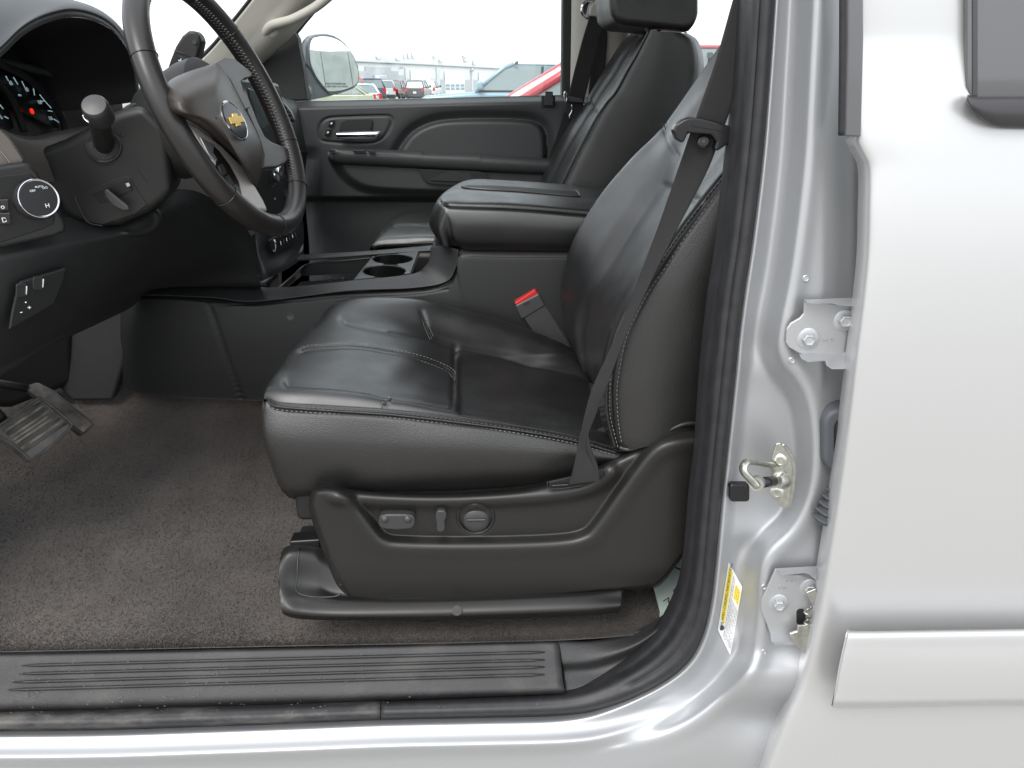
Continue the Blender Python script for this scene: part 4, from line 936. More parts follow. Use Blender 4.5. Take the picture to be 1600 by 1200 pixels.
# inner handle
pslab('handle_recess', [(529, 205), (534, 190), (541, 187), (578, 185.5), (582, 188), (582, 196), (577, 206)], 1.633, .004, mat('recess_black', (.006, .006, .006), .5), pd, .001)
hd = surf('door_handle', [[(527, 205.5, 1.625), (560, 204.5, 1.615), (590, 204, 1.615), (597, 204, 1.62)], [(526, 208, 1.612), (560, 207, 1.603), (590, 206, 1.603), (597, 206, 1.612)],
     [(526, 213, 1.610), (560, 212, 1.600), (588, 211, 1.600), (595, 211, 1.610)], [(527, 217, 1.615), (560, 217.5, 1.607), (584, 217, 1.607), (591, 216, 1.614)], [(528, 218.5, 1.625), (560, 219.5, 1.62), (582, 219, 1.62), (589, 218, 1.622)]], CHR, pd, 40, 24)
for (x, y) in ((517, 193), (511.5, 207)):
    lb = pslab('lock_button', [(x-5, y+5), (x-1, y-6), (x+6, y-6), (x+3, y+5)], 1.632, .004, SMT, pd, .0015)
    pslab('lock_symbol', [(x-1, y+1), (x, y-1.5), (x+2.5, y-1.5), (x+2, y+1)], 1.6315, .001, MARK, lb, 0)
pslab('belt_clip', [(846, 168), (846, 150), (852, 149), (852, 143), (864, 143), (864, 149), (868, 150), (867, 168)], 1.628, .006, PLD, pd, .0015)
pslab('belt_clip_hook', [(852, 146), (863, 146), (863, 152), (866, 152), (864, 165), (850, 165), (850, 152), (852, 152)], 1.618, .008, SMT, pd, .0015)
# window frame and glass
sail = pslab('sail_panel', [(398, 99), (420, 82), (448, 55), (460, 50), (465, 60), (474, 110), (480, 156), (425, 156), (405, 128)], 1.70, .05, PLD, pd, .003)
tube('window_channel', wpath([(479, 156, 1.74), (472, 110, 1.74), (463, 58, 1.74), (470, 42, 1.74), (505, 0, 1.75), (560, -70, 1.75)], 6), .0065, RUB, pd, 8)
tube('window_channel', wpath([(474, 156, 1.72), (466, 110, 1.72), (458, 62, 1.72)], 6), .004, SMT, pd, 8)
pslab('rear_frame', [(878, 150), (880, -80), (897, -80), (893, 150)], 1.72, .06, PLD, pd, .006)
slab('window_glass', [W(470, 160, 1.765), W(455, 50, 1.765), W(560, -90, 1.765), W(885, -90, 1.765), W(885, 155, 1.765)], (0, .004, 0), mat('window_glass', (.93, .985, .97), .0, trans=1, spec=.3), pd, 0)
_g = MATS['window_glass'].node_tree; _b = _g.nodes['Principled BSDF']; _b.inputs['IOR'].default_value = 1.45
# door mirror, outside the glass: one plane turned to look back along the car
MG = [(488, 59.5), (484, 66), (482.5, 75), (482.5, 87), (485, 102.5), (493.5, 120), (504, 134), (509, 139.5), (514.5, 142), (532, 140), (548, 134.5), (556, 127.5), (558, 115), (554, 98), (546.5, 82), (532.5, 66.5), (517, 59), (501, 57)]
MO = [(476, 99), (476.5, 71), (482, 60), (490, 55), (501, 53), (511, 53), (521.5, 55.6), (531, 61), (539, 68), (551, 85), (559, 102.5), (561, 121), (557.5, 132), (552, 137), (545, 140), (531, 145), (517, 149), (509, 143), (501, 134), (491, 120), (484, 107)]
cmid = W(520, 112, 2.0); dv = cmid-CAM; dv /= np.linalg.norm(dv); want = np.array([.972, .22, .055]); want /= np.linalg.norm(want)
MN = want-dv; MN /= np.linalg.norm(MN)
def onM(x, y, off=.0006):
    r = W(x, y, 1.955)-CAM; t = ((cmid-CAM)@MN)/(r@MN); return CAM+r*t+MN*off
MHS = mat('mirror_housing', (.10, .11, .12), .35)
MIR = mat('mirror_silver', (.90, .93, .91), .0, metal=1)
mr = slab('side_mirror', [onM(x, y, .004) for x, y in MO], -MN*.02, MHS, pd, .004)
mc = onM(518, 100, 0); ring = [onM(x, y, -.014) for x, y in MO+MO[:1]]
G = np.array([crom(np.array([mc+(p-mc)*k-MN*d_ for p in ring]), 70) for k, d_ in ((1.0, 0), (1.02, .02), (.97, .06), (.8, .10), (.45, .125), (.03, .13))])
grid_obj('mirror_shell', G, PNTO, mr)
glass_m = slab('mirror_glass', [onM(x, y, .0062) for x, y in crom(MG+MG[:1], 60)[:-1]], -MN*.002, MIR, mr, 0)
for f in glass_m.data.polygons: f.use_smooth = False
slab('mirror_arm', [onM(x, y, .0) for x, y in ((477, 101), (484, 106), (491, 119), (501, 133), (510, 143), (518, 149), (500, 153), (486, 156), (472, 158), (470, 130))], -MN*.05, MHS, mr, .004)
tube('mirror_stalk', [onM(484, 140, -.03), W(468, 150, 1.80)], .035, MHS, mr, 14)
text('mirror_text', 'OBJECTS IN MIRROR ARE\nCLOSER THAN THEY APPEAR', onM(523, 132.5, .0068), onM(540, 132.5)-onM(506, 132.5), (0, 0, 1), .0085, mat('mirror_print', (.12, .14, .14), .5), mr, .0001)

# ================================================================ SHELL: far pillars, roof, floor sides
sh = empty('cabin_shell', (.4, 1.75, 1.0), 'cream far pillars and roof lining with a grab handle by the windscreen', 'cabin shell')
ap = surf('windscreen_pillar', [
  [(296, 110, 1.60), (330, 78, 1.60), (362, 40, 1.58), (394, 0, 1.56), (440, -60, 1.53), (500, -130, 1.50)],
  [(330, 112, 1.62), (362, 82, 1.61), (400, 46, 1.59), (432, 5, 1.57), (478, -50, 1.54), (540, -125, 1.51)],
  [(370, 112, 1.645), (398, 86, 1.63), (430, 55, 1.61), (462, 12, 1.59), (510, -45, 1.56), (575, -120, 1.53)],
  [(398, 102, 1.70), (420, 84, 1.695), (448, 57, 1.68), (492, 8, 1.66), (540, -50, 1.63), (610, -120, 1.60)]], CRM, sh, 60, 30, thick=-.01)
tube('windscreen_edge', wpath([(290, 112, 1.60), (330, 74, 1.60), (362, 36, 1.58), (393, -3, 1.56), (440, -64, 1.53)], 5), .006, GLS, sh, 8)
gh = tube('grab_handle', wpath([(412, 52, 1.60), (424, 40, 1.575), (440, 35, 1.56), (462, 28, 1.555), (500, 6, 1.54), (545, -35, 1.52)], 4), .0125, CRM, sh, 14)
lathe('handle_foot', [(.022, 0), (.020, .006), (.014, .010)], W(424, 47, 1.60), (-.1, -1, .1), CRM, gh, 24)
tube('pillar_gap_line', wpath([(402, 99, 1.685), (424, 80, 1.68), (452, 52, 1.67)], 4), .002, SMT, sh, 6)
bp_ = surf('door_pillar_trim', [[(893, -90, 1.66), (893, 0, 1.66), (892, 80, 1.67), (890, 170, 1.68)], [(905, -90, 1.62), (905, 0, 1.62), (903, 80, 1.63), (900, 170, 1.64)], [(940, -90, 1.60), (940, 0, 1.60), (938, 80, 1.61), (930, 170, 1.62)],
      [(978, -90, 1.62), (978, 0, 1.62), (976, 80, 1.63), (970, 170, 1.64)], [(986, -90, 1.70), (986, 0, 1.70), (984, 80, 1.70), (975, 170, 1.70)]], CRM, sh, 40, 30, thick=-.01)
pslab('door_pillar_edge', [(983, -90), (992, -90), (990, 150), (980, 150)], 1.73, .05, PLD, sh, .004)
box('roof_lining', (1.05, .93, 1.86), (2.3, 1.46, .03), CRM, sh, .01)
box('roof_panel', (1.05, .93, 1.90), (2.4, 1.6, .03), PNTO, sh, .012)
box('near_roof_rail', (1.05, .14, 1.83), (2.3, .08, .10), PNTO, sh, .02)
box('far_rear_door_lower', (1.15, 1.74, .88), (1.30, .08, .74), PLD, sh, .01)
box('rear_cabin_wall', (1.95, .93, 1.0), (.06, 1.6, 1.0), PLD, sh, .01)
box('near_rear_inner', (1.2, .17, .87), (1.15, .06, .70), PLD, sh, .01)
box('fire_wall', (-1.42, .93, .85), (.05, 1.6, .80), PLD, sh, .01)
box('far_kick_wall', (-.95, 1.74, .80), (.80, .06, .64), PLD, sh, .01)
box('near_kick_wall', (-1.15, .17, .80), (.55, .06, .64), PLD, sh, .01)
box('rear_seat_back', (1.55, .93, .98), (.14, 1.35, .62), LEAS, sh, .05)
slab('rear_window_glass', [W(990, 90, 1.76), W(990, -90, 1.76), W(1300, -90, 1.76), W(1300, 90, 1.76)], (0, .004, 0), mat('rear_privacy_glass', (.9, .93, .92), .0, trans=1), sh, 0)
# ================================================================ PASSENGER BELT
pb = empty('passenger_seat_belt', W(925, 20, 1.60), 'far black seat belt hanging from a cream guide loop on the pillar', 'seat belt')
ribbon('belt_webbing', [(924, 18, 1.575), (912, 55, 1.575), (900, 100, 1.57), (889, 145, 1.565), (882, 175, 1.56)], [(950, 20, 1.575), (938, 60, 1.575), (926, 105, 1.57), (912, 160, 1.565), (905, 190, 1.56)], WEB, pb, .0013, 60)
ribbon('belt_webbing', [(936, 45, 1.60), (928, 90, 1.60), (921, 130, 1.60), (918, 170, 1.60)], [(949, 30, 1.598), (948, 75, 1.598), (944, 120, 1.598), (938, 170, 1.598)], WEB, pb, .0013, 50)
ribbon('belt_webbing', [(884, 160, 1.60), (874, 200, 1.62), (865, 225, 1.63), (852, 262, 1.63)], [(902, 166, 1.60), (892, 200, 1.62), (880, 225, 1.63), (862, 262, 1.63)], WEB, pb, .0013, 50)
lathe('guide_ring', [(.024, 0), (.026, .004), (.022, .008), (.018, .006)], W(921, 15, 1.592), (0, -1, 0), CHR, pb, 28)
lathe('guide_ring', [(.020, 0), (.022, .004), (.018, .008)], W(950, 22, 1.592), (0, -1, 0), CHR, pb, 28)
pslab('belt_guide', [(920, 24), (923, 8), (931, 4), (931, -40), (950, -40), (951, 4), (956, 10), (956, 25), (948, 28), (926, 25)], 1.565, .02, CRM, pb, .005)
pslab('guide_boss', rpoly(941, -6, 20, 40, 8), 1.555, .02, CRM, pb, .006)
tube('latch_loop', wpath([(883, 160, 1.56), (881, 150, 1.56), (883, 143, 1.56), (886, 150, 1.56), (885, 160, 1.56)], 2), .0018, CHR, pb, 8)
pslab('latch_plate', [(884, 148), (910, 152), (915, 162), (890, 160)], 1.55, .012, SMT, pb, .003)
tube('latch_loop', wpath([(893, 163, 1.56), (894, 172, 1.56), (889, 182, 1.56), (891, 184, 1.56)], 2), .0018, CHR, pb, 8)
# ================================================================ DASHBOARD
dash = empty('dashboard', W(120, 400, .35), 'dark dashboard with hooded dials, a chrome ringed knob and the centre stack', 'dashboard')
DSH = mat('dash_vinyl', (.015, .0155, .016), .5, bump=.35, scale=650, kind='vor', bdist=.0005)
DTP = mat('dash_top_vinyl', (.028, .031, .033), .5, bump=.35, scale=650, kind='vor', bdist=.0005)
# hood over the dials
lipo = [(-70, 150, .20), (-35, 105, .23), (0, 78, .27), (33, 47, .31), (67, 28, .36), (110, 18, .42), (150, 26, .49), (180, 46, .55), (200, 78, .59), (209, 115, .62), (213, 150, .63)]
def sh3(P, f): return [f(i, *p) for i, p in enumerate(P)]
hood = surf('dial_hood', [
   sh3(lipo, lambda i, x, y, Y: (x+26, y+26 if i < 8 else y+14, Y+.0)) if False else [(x+3, y+9, Y+.004) for x, y, Y in lipo],
   [(x+1, y+4, Y) for x, y, Y in lipo],
   lipo,
   [(x, y-6, Y) for x, y, Y in lipo[:8]]+[(203, 74, .60), (212, 112, .63), (216, 150, .64)],
   [(x-5, y-14, Y+.02) for x, y, Y in lipo[:6]]+[(148, 13, .51), (182, 36, .57), (205, 70, .61), (214, 110, .64), (218, 150, .65)],
   [(-110, 75, .24), (-75, 45, .27), (-45, 20, .32), (-15, 2, .37), (30, -8, .43), (92, -4, .49), (143, 9, .56), (180, 34, .62), (203, 68, .66), (213, 108, .68), (217, 150, .69)],
   [(-160, 60, .30), (-130, 20, .34), (-100, -10, .39), (-60, -25, .44), (0, -28, .50), (70, -12, .57), (130, 8, .66), (172, 36, .72), (196, 72, .74), (206, 112, .75), (210, 150, .76)]],
   DTP, dash, 140, 90)
# inside of the hood, running forward to the dials
XD = -.745
inner = []
for t in np.linspace(0, 1, 14):
    row = []
    for i, (x, y, Y) in enumerate(lipo):
        p = W(x+3, y+9, Y+.004); cx, cy = .43, 1.33
        q = np.array([p[0]+(XD-p[0])*t, p[1]+(.43-p[1])*.10*t, p[2]-.018*t]); row.append(q)
    inner.append(crom(np.array(row), 60))
grid_obj('hood_lining', np.array(inner), mat('hood_lining_black', (.009, .009, .010), .6, bump=.3, scale=500), dash)
# dial board behind
board = slab('dial_board', [WX(-120, 60, XD), WX(60, 20, XD), WX(180, 75, XD), WX(215, 330, XD), WX(-120, 420, XD)], (-.02, 0, 0), mat('dial_board_black', (.012, .0115, .0105), .45), dash, .003)
# brown-grey lower lip of the cluster
surf('cluster_lip', [[(-60, 160, .30), (0, 200, .34), (45, 213, .38), (90, 205, .44), (150, 195, .50), (210, 190, .56)],
   [(-60, 180, .29), (0, 203, .325), (45, 222, .36), (95, 212, .42), (150, 202, .48), (210, 196, .55)],
   [(-60, 215, .27), (0, 235, .31), (40, 250, .34), (90, 240, .39), (150, 225, .45), (210, 215, .53)],
   [(-60, 262, .27), (0, 275, .31), (60, 285, .35), (110, 280, .40), (160, 270, .45), (220, 260, .53)]], mat('cluster_lip_vinyl', (.05, .045, .04), .5, bump=.3, scale=700), dash, 60, 30)
# speedometer and tachometer: angled dished rings on the board
BX = -.735
def dial(name, P, label_list):
    face = slab(name, [WX(x, y, BX) for x, y in P], (-.004, 0, 0), mat('dial_face', (.006, .007, .008), .3), dash, .001)
    for s, x, y, sz in label_list:
        text('dial_number', s, WX(x, y, BX+.006), (0, 1, 0), (-.3, 0, 1), sz, GLOW, face, .0002)
    return face
GLOW = mat('dial_numerals', (.55, .75, .80), .5, emit=(.55, .8, .85, .15))
RED = mat('needle_red', (.8, .02, .01), .5, emit=(1, .03, .01, .5))
sp_ = dial('speedometer', [(-30, 95), (-10, 104), (15, 115), (35, 123), (55, 140), (74, 162), (88, 182), (96, 202), (82, 199), (68, 192), (50, 182), (20, 168), (-30, 140)],
     [('60', 17, 130, .0095), ('80', 42, 140, .0095), ('100', 62, 160, .0090), ('120', 79, 185, .0085), ('MPH', 31, 149, .0045)])
tc_ = dial('tachometer', [(-60, 120), (-25, 128), (0, 147), (14, 170), (23, 200), (10, 207), (-8, 200), (-60, 170)], [('6', 2, 183, .010)])
def tick(a, b, r, parent, m=GLOW): tube('dial_tick', [WX(a[0], a[1], BX+.006), WX(b[0], b[1], BX+.006)], r, m, parent, 6)
for a, b in (((9, 119), (13, 126)), ((21, 121), (28, 132)), ((34, 127), (39, 137)), ((52, 138), (54, 149)), ((75, 173), (82, 174)), ((84, 186), (92, 191)), ((64, 158), (70, 158))): tick(a, b, .0009, sp_)
for a, b in (((7, 182), (13, 185)), ((0, 164), (5, 170))): tick(a, b, .0009, tc_)
tube('dial_arc', wpath([(62, 148, .47), (72, 160, .485), (80, 169, .495)], 2), .0007, GLOW, sp_, 6)
for x0, s in ((sp_, 0),): lathe('needle_tip', [(.0045, 0), (.0045, .002), (.002, .003)], WX(49, 174, BX+.008), (1, 0, .2), RED, sp_, 16)
tube('dial_rim', [WX(x, y, BX+.008) for x, y in crom([(-30, 90), (-5, 98), (35, 117), (60, 137), (82, 163), (97, 186), (104, 212)], 50)], .006, PLD, dash, 8)
tube('dial_rim', [WX(x, y, BX+.008) for x, y in crom([(-40, 113), (-10, 125), (12, 146), (26, 172), (38, 205)], 40)], .006, PLD, dash, 8)
# silver-brown trim wedge and light switch panel
slab('trim_wedge', [W(-60, 170, .225), W(0, 203, .25), W(12, 213, .258), W(37, 250, .272), W(36, 254, .272), W(0, 260, .25), W(-60, 262, .225)], (-.01, .02, 0), mat('satin_trim', (.20, .18, .165), .35, metal=.6), dash, .002)
tube('trim_line', wpath([(-2, 234, .249), (8, 244, .254), (16, 256, .258)], 2, .001), .0008, CHR, dash, 6)
swp = slab('switch_panel', [W(x, y, .245+(x*.00045)) for x, y in ((-60, 262), (0, 259), (36, 254), (46, 256), (58, 268), (80, 305), (100, 342), (105, 356), (101, 363), (88, 369), (0, 389), (-60, 402))], (-.02, .03, 0), DSH, dash, .006)
slab('switch_inlay', [W(x, y, .2435+(x*.00045)) for x, y in ((-60, 276), (0, 275), (46, 270), (52, 276), (86, 340), (84, 350), (70, 357), (0, 380), (-60, 392))], (-.004, .006, 0), PLD, swp, .0015)
kc = W(60, 310, .262); kax = W(60, 310, .262)-W(44, 315, .295)+np.array([.02, -.03, .0]); kax = kax/np.linalg.norm(kax)
kax = np.array([.72, -.66, .18]); kax /= np.linalg.norm(kax)
kb = lathe('light_knob', [(.0265, -.018), (.0275, -.016), (.0262, 0), (.0255, .002)], kc, kax, GREY, dash, 48)
lathe('knob_ring', [(.0240, .001), (.0262, .001), (.0258, .0032), (.0248, .0036), (.0238, .003)], kc, kax, CHR, kb, 48)
lathe('knob_face', [(.0235, .001), (.0228, .0038), (.0005, .0044)], kc, kax, PLD, kb, 48)
ku = np.cross([0, 0, 1.0], kax); ku /= np.linalg.norm(ku); kv = np.cross(kax, ku)
for s, a, b, z in (('OFF', -.006, .010, .0042), ('AUTO', .003, .0145, .0038), ('DO', .010, .0125, .0042), ('H', .007, -.011, .008)):
    text('knob_mark', s, kc+ku*a+kv*b+kax*.0048, ku, kv, z, MARK, kb, .0002)
for x, y, s in ((4, 323, 'o'), (7, 344, 'D')):
    bt = slab('dash_button', [W(a, b, .242) for a, b in ((x-16, y-11), (x+9, y-12), (x+10, y+6), (x-16, y+9))], (-.003, .004, 0), SMT, swp, .0015)
    text('button_mark', s, W(x, y, .2405), ku, kv, .009, MARK, bt, .0002)
# knee panel
kp = surf('knee_panel', [
   [(-120, 330, .22), (-20, 330, .27), (80, 340, .36), (170, 330, .44), (250, 300, .50), (310, 300, .58), (370, 340, .68), (400, 380, .76)],
   [(-120, 402, .20), (-20, 390, .25), (90, 371, .33), (175, 362, .40), (250, 335, .47), (305, 328, .57), (365, 362, .70), (402, 405, .76)],
   [(-120, 430, .195), (-20, 420, .24), (90, 400, .32), (175, 385, .40), (250, 368, .48), (305, 365, .58), (365, 385, .70), (404, 415, .76)],
   [(-120, 520, .20), (-20, 505, .24), (85, 470, .33), (170, 440, .42), (240, 415, .52), (305, 410, .62), (365, 415, .72), (407, 432, .765)],
   [(-120, 610, .22), (-20, 580, .27), (79, 528, .36), (150, 494, .46), (203, 468, .56), (240, 446, .66), (320, 443, .72), (407, 445, .77)],
   [(-120, 630, .26), (-20, 596, .31), (79, 541, .40), (150, 507, .50), (205, 480, .60), (236, 453, .69), (320, 448, .76), (407, 449, .80)],
   [(-160, 590, .50), (-60, 570, .55), (40, 535, .60), (110, 500, .68), (180, 475, .74), (230, 448, .80), (320, 444, .84), (407, 446, .88)]], DSH, dash, 160, 120,
   creases=[([(196, 364), (222, 364), (240, 356), (248, 343), (242, 330)], 3.5, -.004)])
tube('panel_joint', wpath([(297, 324, .555), (318, 334, .61), (340, 352, .66), (371, 388, .728), (392, 415, .758), (407, 436, .762)], 4, .0008), .0011, GLS, dash, 6)
# brake controller
rc = slab('control_recess', [W(x, y, .235+x*.0008) for x, y in ((28, 446), (32, 440), (104, 418), (102, 434), (85, 476), (60, 491), (14, 517), (18, 490))], (-.006, .008, 0), PLG, dash, .003)
for x0, y0, w_, h_ in ((25, 445, 17, 19), (51, 434, 17, 19)):
    lv = slab('control_slider', [W(a, b, .232+a*.0008) for a, b in ((x0, y0+2), (x0+3, y0-1), (x0+w_-2, y0-2), (x0+w_, y0), (x0+w_, y0+h_-2), (x0+w_-3, y0+h_), (x0+3, y0+h_+1), (x0, y0+h_-2))], (-.006, .010, 0), GREY, rc, .002)
    slab('slider_line', [W(a, b, .2310+a*.0008) for a, b in ((x0+w_-1, y0+2), (x0+w_+1, y0+2), (x0+w_, y0+h_-4), (x0+w_-1.5, y0+h_-4))], (-.0008, .001, 0), MARK, lv, 0)
slab('control_scale', [W(a, b, .236+a*.0008) for a, b in ((22, 466), (60, 455), (58, 484), (20, 508))], (-.003, .004, 0), PLD, rc, .001)
text('control_mark', '+', W(46, 481, .268), ku, kv, .010, MARK, rc, .0002); text('control_mark', '-', W(33, 487, .258), ku, kv, .012, MARK, rc, .0002)
text('control_mark', '.', W(39, 468, .262), ku, kv, .016, MARK, rc, .0002)
# footwell side and dark things under the dash
slab('footwell_panel', [W(74, 500, .80), W(215, 455, .80), W(196, 560, .79), W(176, 626, .78), (W(112, 627, .78)), W(84, 600, .79), W(78, 560, .80)], (0, .03, 0), mat('footwell_carpet', (.018, .018, .018), .8, bump=.6, scale=500), dash, .008)
slab('lower_duct', [W(-100, 560, .62), W(120, 500, .80), W(120, 600, .80), W(20, 640, .70), W(-100, 640, .62)], (-.05, .06, 0), PLD, dash, .02)
for k, (x, y) in enumerate(((194, 500), (191, 530), (195, 515), (192, 545))): tube('wire_clip', [W(x-3, y-4, .86), W(x+3, y+4, .86)], .003, GREY, dash, 6)
slab('hump_side', [W(150, 470, .87), W(420, 440, .87), W(420, 640, .87), W(150, 640, .87)], (0, .1, 0), PLD, dash, .01)
# centre stack
def stk_(x, y, o=0): return W(x, y, .78+(x-395)/61*.30)+np.array([o, 0, o*.3])
cs = slab('centre_stack', [stk_(x, y) for x, y in ((372, 120), (436, 130), (452, 190), (466, 250), (474, 300), (470, 345), (400, 360), (380, 320), (376, 240))], (-.06, 0, 0), CPS, dash, .008)
slab('touch_screen', [stk_(x, y, .004) for x, y in ((384, 138), (394, 142), (419, 200), (416, 212), (400, 190))], (-.003, 0, 0), mat('screen_glare_glass', (.10, .14, .15), .08, spec=1, coat=1), cs, .001)  # bluish base colour paints the glare on the screen
slab('stack_strip', [stk_(x, y, .004) for x, y in ((410, 214), (420, 216), (424, 236), (412, 234))], (-.003, 0, 0), GLS, cs, .001)
for (x, y, r) in ((419, 274, .020), (427, 269, .012)):
    c = stk_(x, y, .0); kn = lathe('stack_knob', [(r*1.25, 0), (r*1.2, .006), (r, .010), (r*.95, .022), (r*.8, .024), (.0004, .024)], c, (1, -.25, .25), GREY, cs, 28)
    lathe('knob_rim', [(r*.97, .021), (r*1.0, .023), (r*.9, .0245)], c, (1, -.25, .25), CHR, kn, 28)
for y0 in (292, 300): slab('stack_slot', [stk_(x, y, .003) for x, y in ((402, y0+2), (446, y0-9), (447, y0-8), (403, y0+3.5))], (-.002, 0, 0), PLD, cs, 0)
bpn = slab('stack_buttons', [stk_(x, y, .005) for x, y in ((416, 309), (436, 303), (438, 311), (418, 317))], (-.004, 0, 0), GREY, cs, .0015)
text('button_mark', 'M M M', stk_(427, 310, .0065), (0, 1, -.05), (0, 0, 1), .012, MARK, bpn, .0002)
slab('stack_pocket', [stk_(x, y, .004) for x, y in ((418, 318), (436, 312), (444, 330), (440, 338), (428, 341), (422, 336))], (-.003, 0, 0), GLS, cs, .0015)
lathe('stack_knob', [(.011, 0), (.010, .010), (.0004, .011)], stk_(441, 306, .003), (1, -.2, .2), GREY, cs, 24)
# lower bezel of the stack
lb = surf('lower_bezel', [
   [(388, 372, .80), (404, 362, .80), (430, 352, .93), (463, 344, 1.06), (472, 340, 1.10)], [(392, 390, .78), (407, 380, .79), (432, 370, .92), (466, 356, 1.06), (474, 350, 1.10)],
   [(398, 408, .775), (411, 400, .785), (437, 393, .92), (467, 384, 1.05), (475, 374, 1.10)], [(404, 428, .77), (420, 421, .78), (443, 413, .88), (462, 402, 1.0), (474, 390, 1.06)],
   [(408, 440, .775), (424, 432, .785), (446, 422, .88), (464, 410, 1.0), (476, 398, 1.06)]], CPS, dash, 50, 40, thick=.004)
pk2 = slab('bezel_pocket', [W(x, y, .80+(x-420)/46*.22) for x, y in ((421, 376), (426, 372), (458, 362), (463, 366), (463, 378), (456, 388), (430, 397), (424, 392))], (-.004, 0, 0), PLD, lb, .002)
for k in range(6):
    x = 438+k*4.6; y = 384-k*2.6; tube('socket_tooth', [W(x, y-7, .86+k*.022), W(x+2, y+2, .86+k*.022)], .0018, CHR if k % 2 == 0 else GREY, pk2, 6)
tube('socket_ring', [W(428+3*math.cos(a), 384+9*math.sin(a), .835) for a in np.linspace(0, 6.28, 24, endpoint=False)], .0022, CHR, pk2, 6, closed=True)
# far end of the dashboard and vent
surf('dash_end', [
   [(372, 140, 1.20), (400, 138, 1.35), (425, 143, 1.50), (445, 152, 1.60), (462, 158, 1.63)], [(376, 148, 1.12), (402, 145, 1.28), (430, 149, 1.42), (450, 160, 1.55), (468, 180, 1.62)],
   [(384, 180, 1.10), (412, 175, 1.22), (440, 180, 1.38), (460, 184, 1.52), (473, 205, 1.61)], [(396, 215, 1.10), (425, 214, 1.20), (450, 214, 1.36), (468, 214, 1.52), (478, 228, 1.61)],
   [(410, 250, 1.12), (436, 244, 1.24), (458, 240, 1.38), (470, 238, 1.52), (479, 240, 1.61)], [(410, 300, 1.20), (440, 270, 1.34), (462, 252, 1.46), (470, 246, 1.56), (479, 248, 1.63)],
   [(410, 420, 1.26), (440, 400, 1.40), (462, 380, 1.50), (468, 360, 1.58), (470, 340, 1.66)]], DSH, dash, 60, 60, thick=.004)
vt = pslab('air_vent', [(434, 157), (440, 158), (447, 165), (455, 176), (460, 187), (460, 191), (449, 192), (442, 180)], 1.385, .012, SMT, dash, .003)
pslab('vent_mouth', [(437, 161), (445, 166), (453, 178), (457, 188), (450, 189), (444, 178)], 1.3835, .003, MATS['recess_black'], vt, .0005)
for k in range(4): tube('vent_slat', [W(440+k*3.6, 166+k*6.4, 1.380), W(447+k*3.2, 167+k*6, 1.380)], .0026, SMT, vt, 8)
surf('dash_top', [[(-200, 70, .50), (0, 110, .65), (150, 134, .80), (300, 136, 1.0), (400, 140, 1.3), (430, 146, 1.6)], [(-200, 80, .48), (0, 120, .60), (150, 142, .76), (300, 146, .95), (400, 152, 1.25), (430, 158, 1.55)],
   [(-200, 60, .4), (0, 90, .5), (150, 130, .7), (300, 170, .9), (390, 200, 1.15), (425, 220, 1.5)]], DTP, dash, 60, 24, thick=.01)

# ================================================================ STEERING COLUMN
colm = empty('steering_column', W(170, 270, .42), 'black steering column shroud with turn signal stalk and shift lever', 'steering column')
shr = slab('column_shroud', [W(x, y, .372+(y-260)*.00012) for x, y in ((50, 248), (58, 234), (100, 218), (140, 198), (168, 178), (190, 171), (222, 164), (262, 200), (270, 300), (258, 314), (232, 333), (186, 353), (160, 355), (117, 347), (102, 338), (70, 290))], (-.03, .13, 0), PLA, colm, .014, seg=5)
tube('shroud_ridge', wpath([(225, 164, .405), (205, 168, .390), (193, 178, .380), (188, 192, .376), (191, 208, .3752), (205, 236, .3760), (228, 275, .378), (248, 306, .385)], 4), .0050, PLA, colm, 10)
tube('shroud_joint', wpath([(187, 212, .3665), (196, 211, .3665)], 2, .001), .0006, GLS, colm, 5)
rg = np.array([W(162+27*math.cos(a), 229+24*math.sin(a), .368) for a in np.linspace(0, 2*math.pi, 48, endpoint=False)])
tube('stalk_ring', rg, .0022, PLA, colm, 8, closed=True, up=(0, 1, 0))
lathe('stalk_socket', [(.026, .000), (.024, .0015), (.014, .002), (.0135, .001), (.0004, .001)], W(162, 229, .3715), (.2, -1, .1), MATS['recess_black'], colm, 40)
A0 = W(163, 226, .372); A1 = W(156, 196, .312); A2 = W(150, 176, .285); A3 = W(148, 163, .268)
sk = tube('signal_stalk', crom([A0, (A0+A1)/2, A1, A2], 20), .0135, PLA, colm, 24)
ax = A3-A2; ax = ax/np.linalg.norm(ax)
ax = np.array([.12, -.80, .58]); ax /= np.linalg.norm(ax)
lathe('stalk_cap', [(.0150, -.030), (.0172, -.026), (.0176, -.004), (.0165, .0015), (.0150, .0035), (.008, .0045), (.0004, .0048)], W(148, 166, .278), ax, GREY, sk, 40)
tube('cap_ring', [W(148+18.5*math.cos(a), 178+15*math.sin(a), .290-.003*math.sin(a)) for a in np.linspace(.1, math.pi-.1, 24)], .0012, CHR, sk, 6)
tr = slab('tilt_recess', [W(x, y, .3705+(y-260)*.00012) for x, y in ((117, 307), (147, 293), (193, 274), (203, 277), (214, 296), (230, 320), (212, 334), (160, 351), (133, 346))], (-.002, .004, 0), PLA, colm, .0012)
slab('tilt_slot', [W(x, y, .3690+(y-260)*.00012) for x, y in ((146, 304), (198, 282), (208, 297), (158, 318))], (-.001, .002, 0), MATS['recess_black'], tr, .0005)
slab('tilt_lever', [W(x, y, .360) for x, y in ((162, 297), (168, 295), (176, 302), (201, 322), (203, 329), (192, 330), (176, 322), (164, 308))], (-.003, .008, 0), GREY, tr, .003)
slab('tilt_catch', [W(x, y, .366) for x, y in ((196, 287), (201, 285), (204, 290), (199, 293))], (-.002, .003, 0), ZNC, tr, .0006)
tube('recess_edge', wpath([(117, 308, .371), (124, 325, .372), (137, 347, .374), (160, 353, .375)], 3, .001), .0007, GREY, tr, 6)
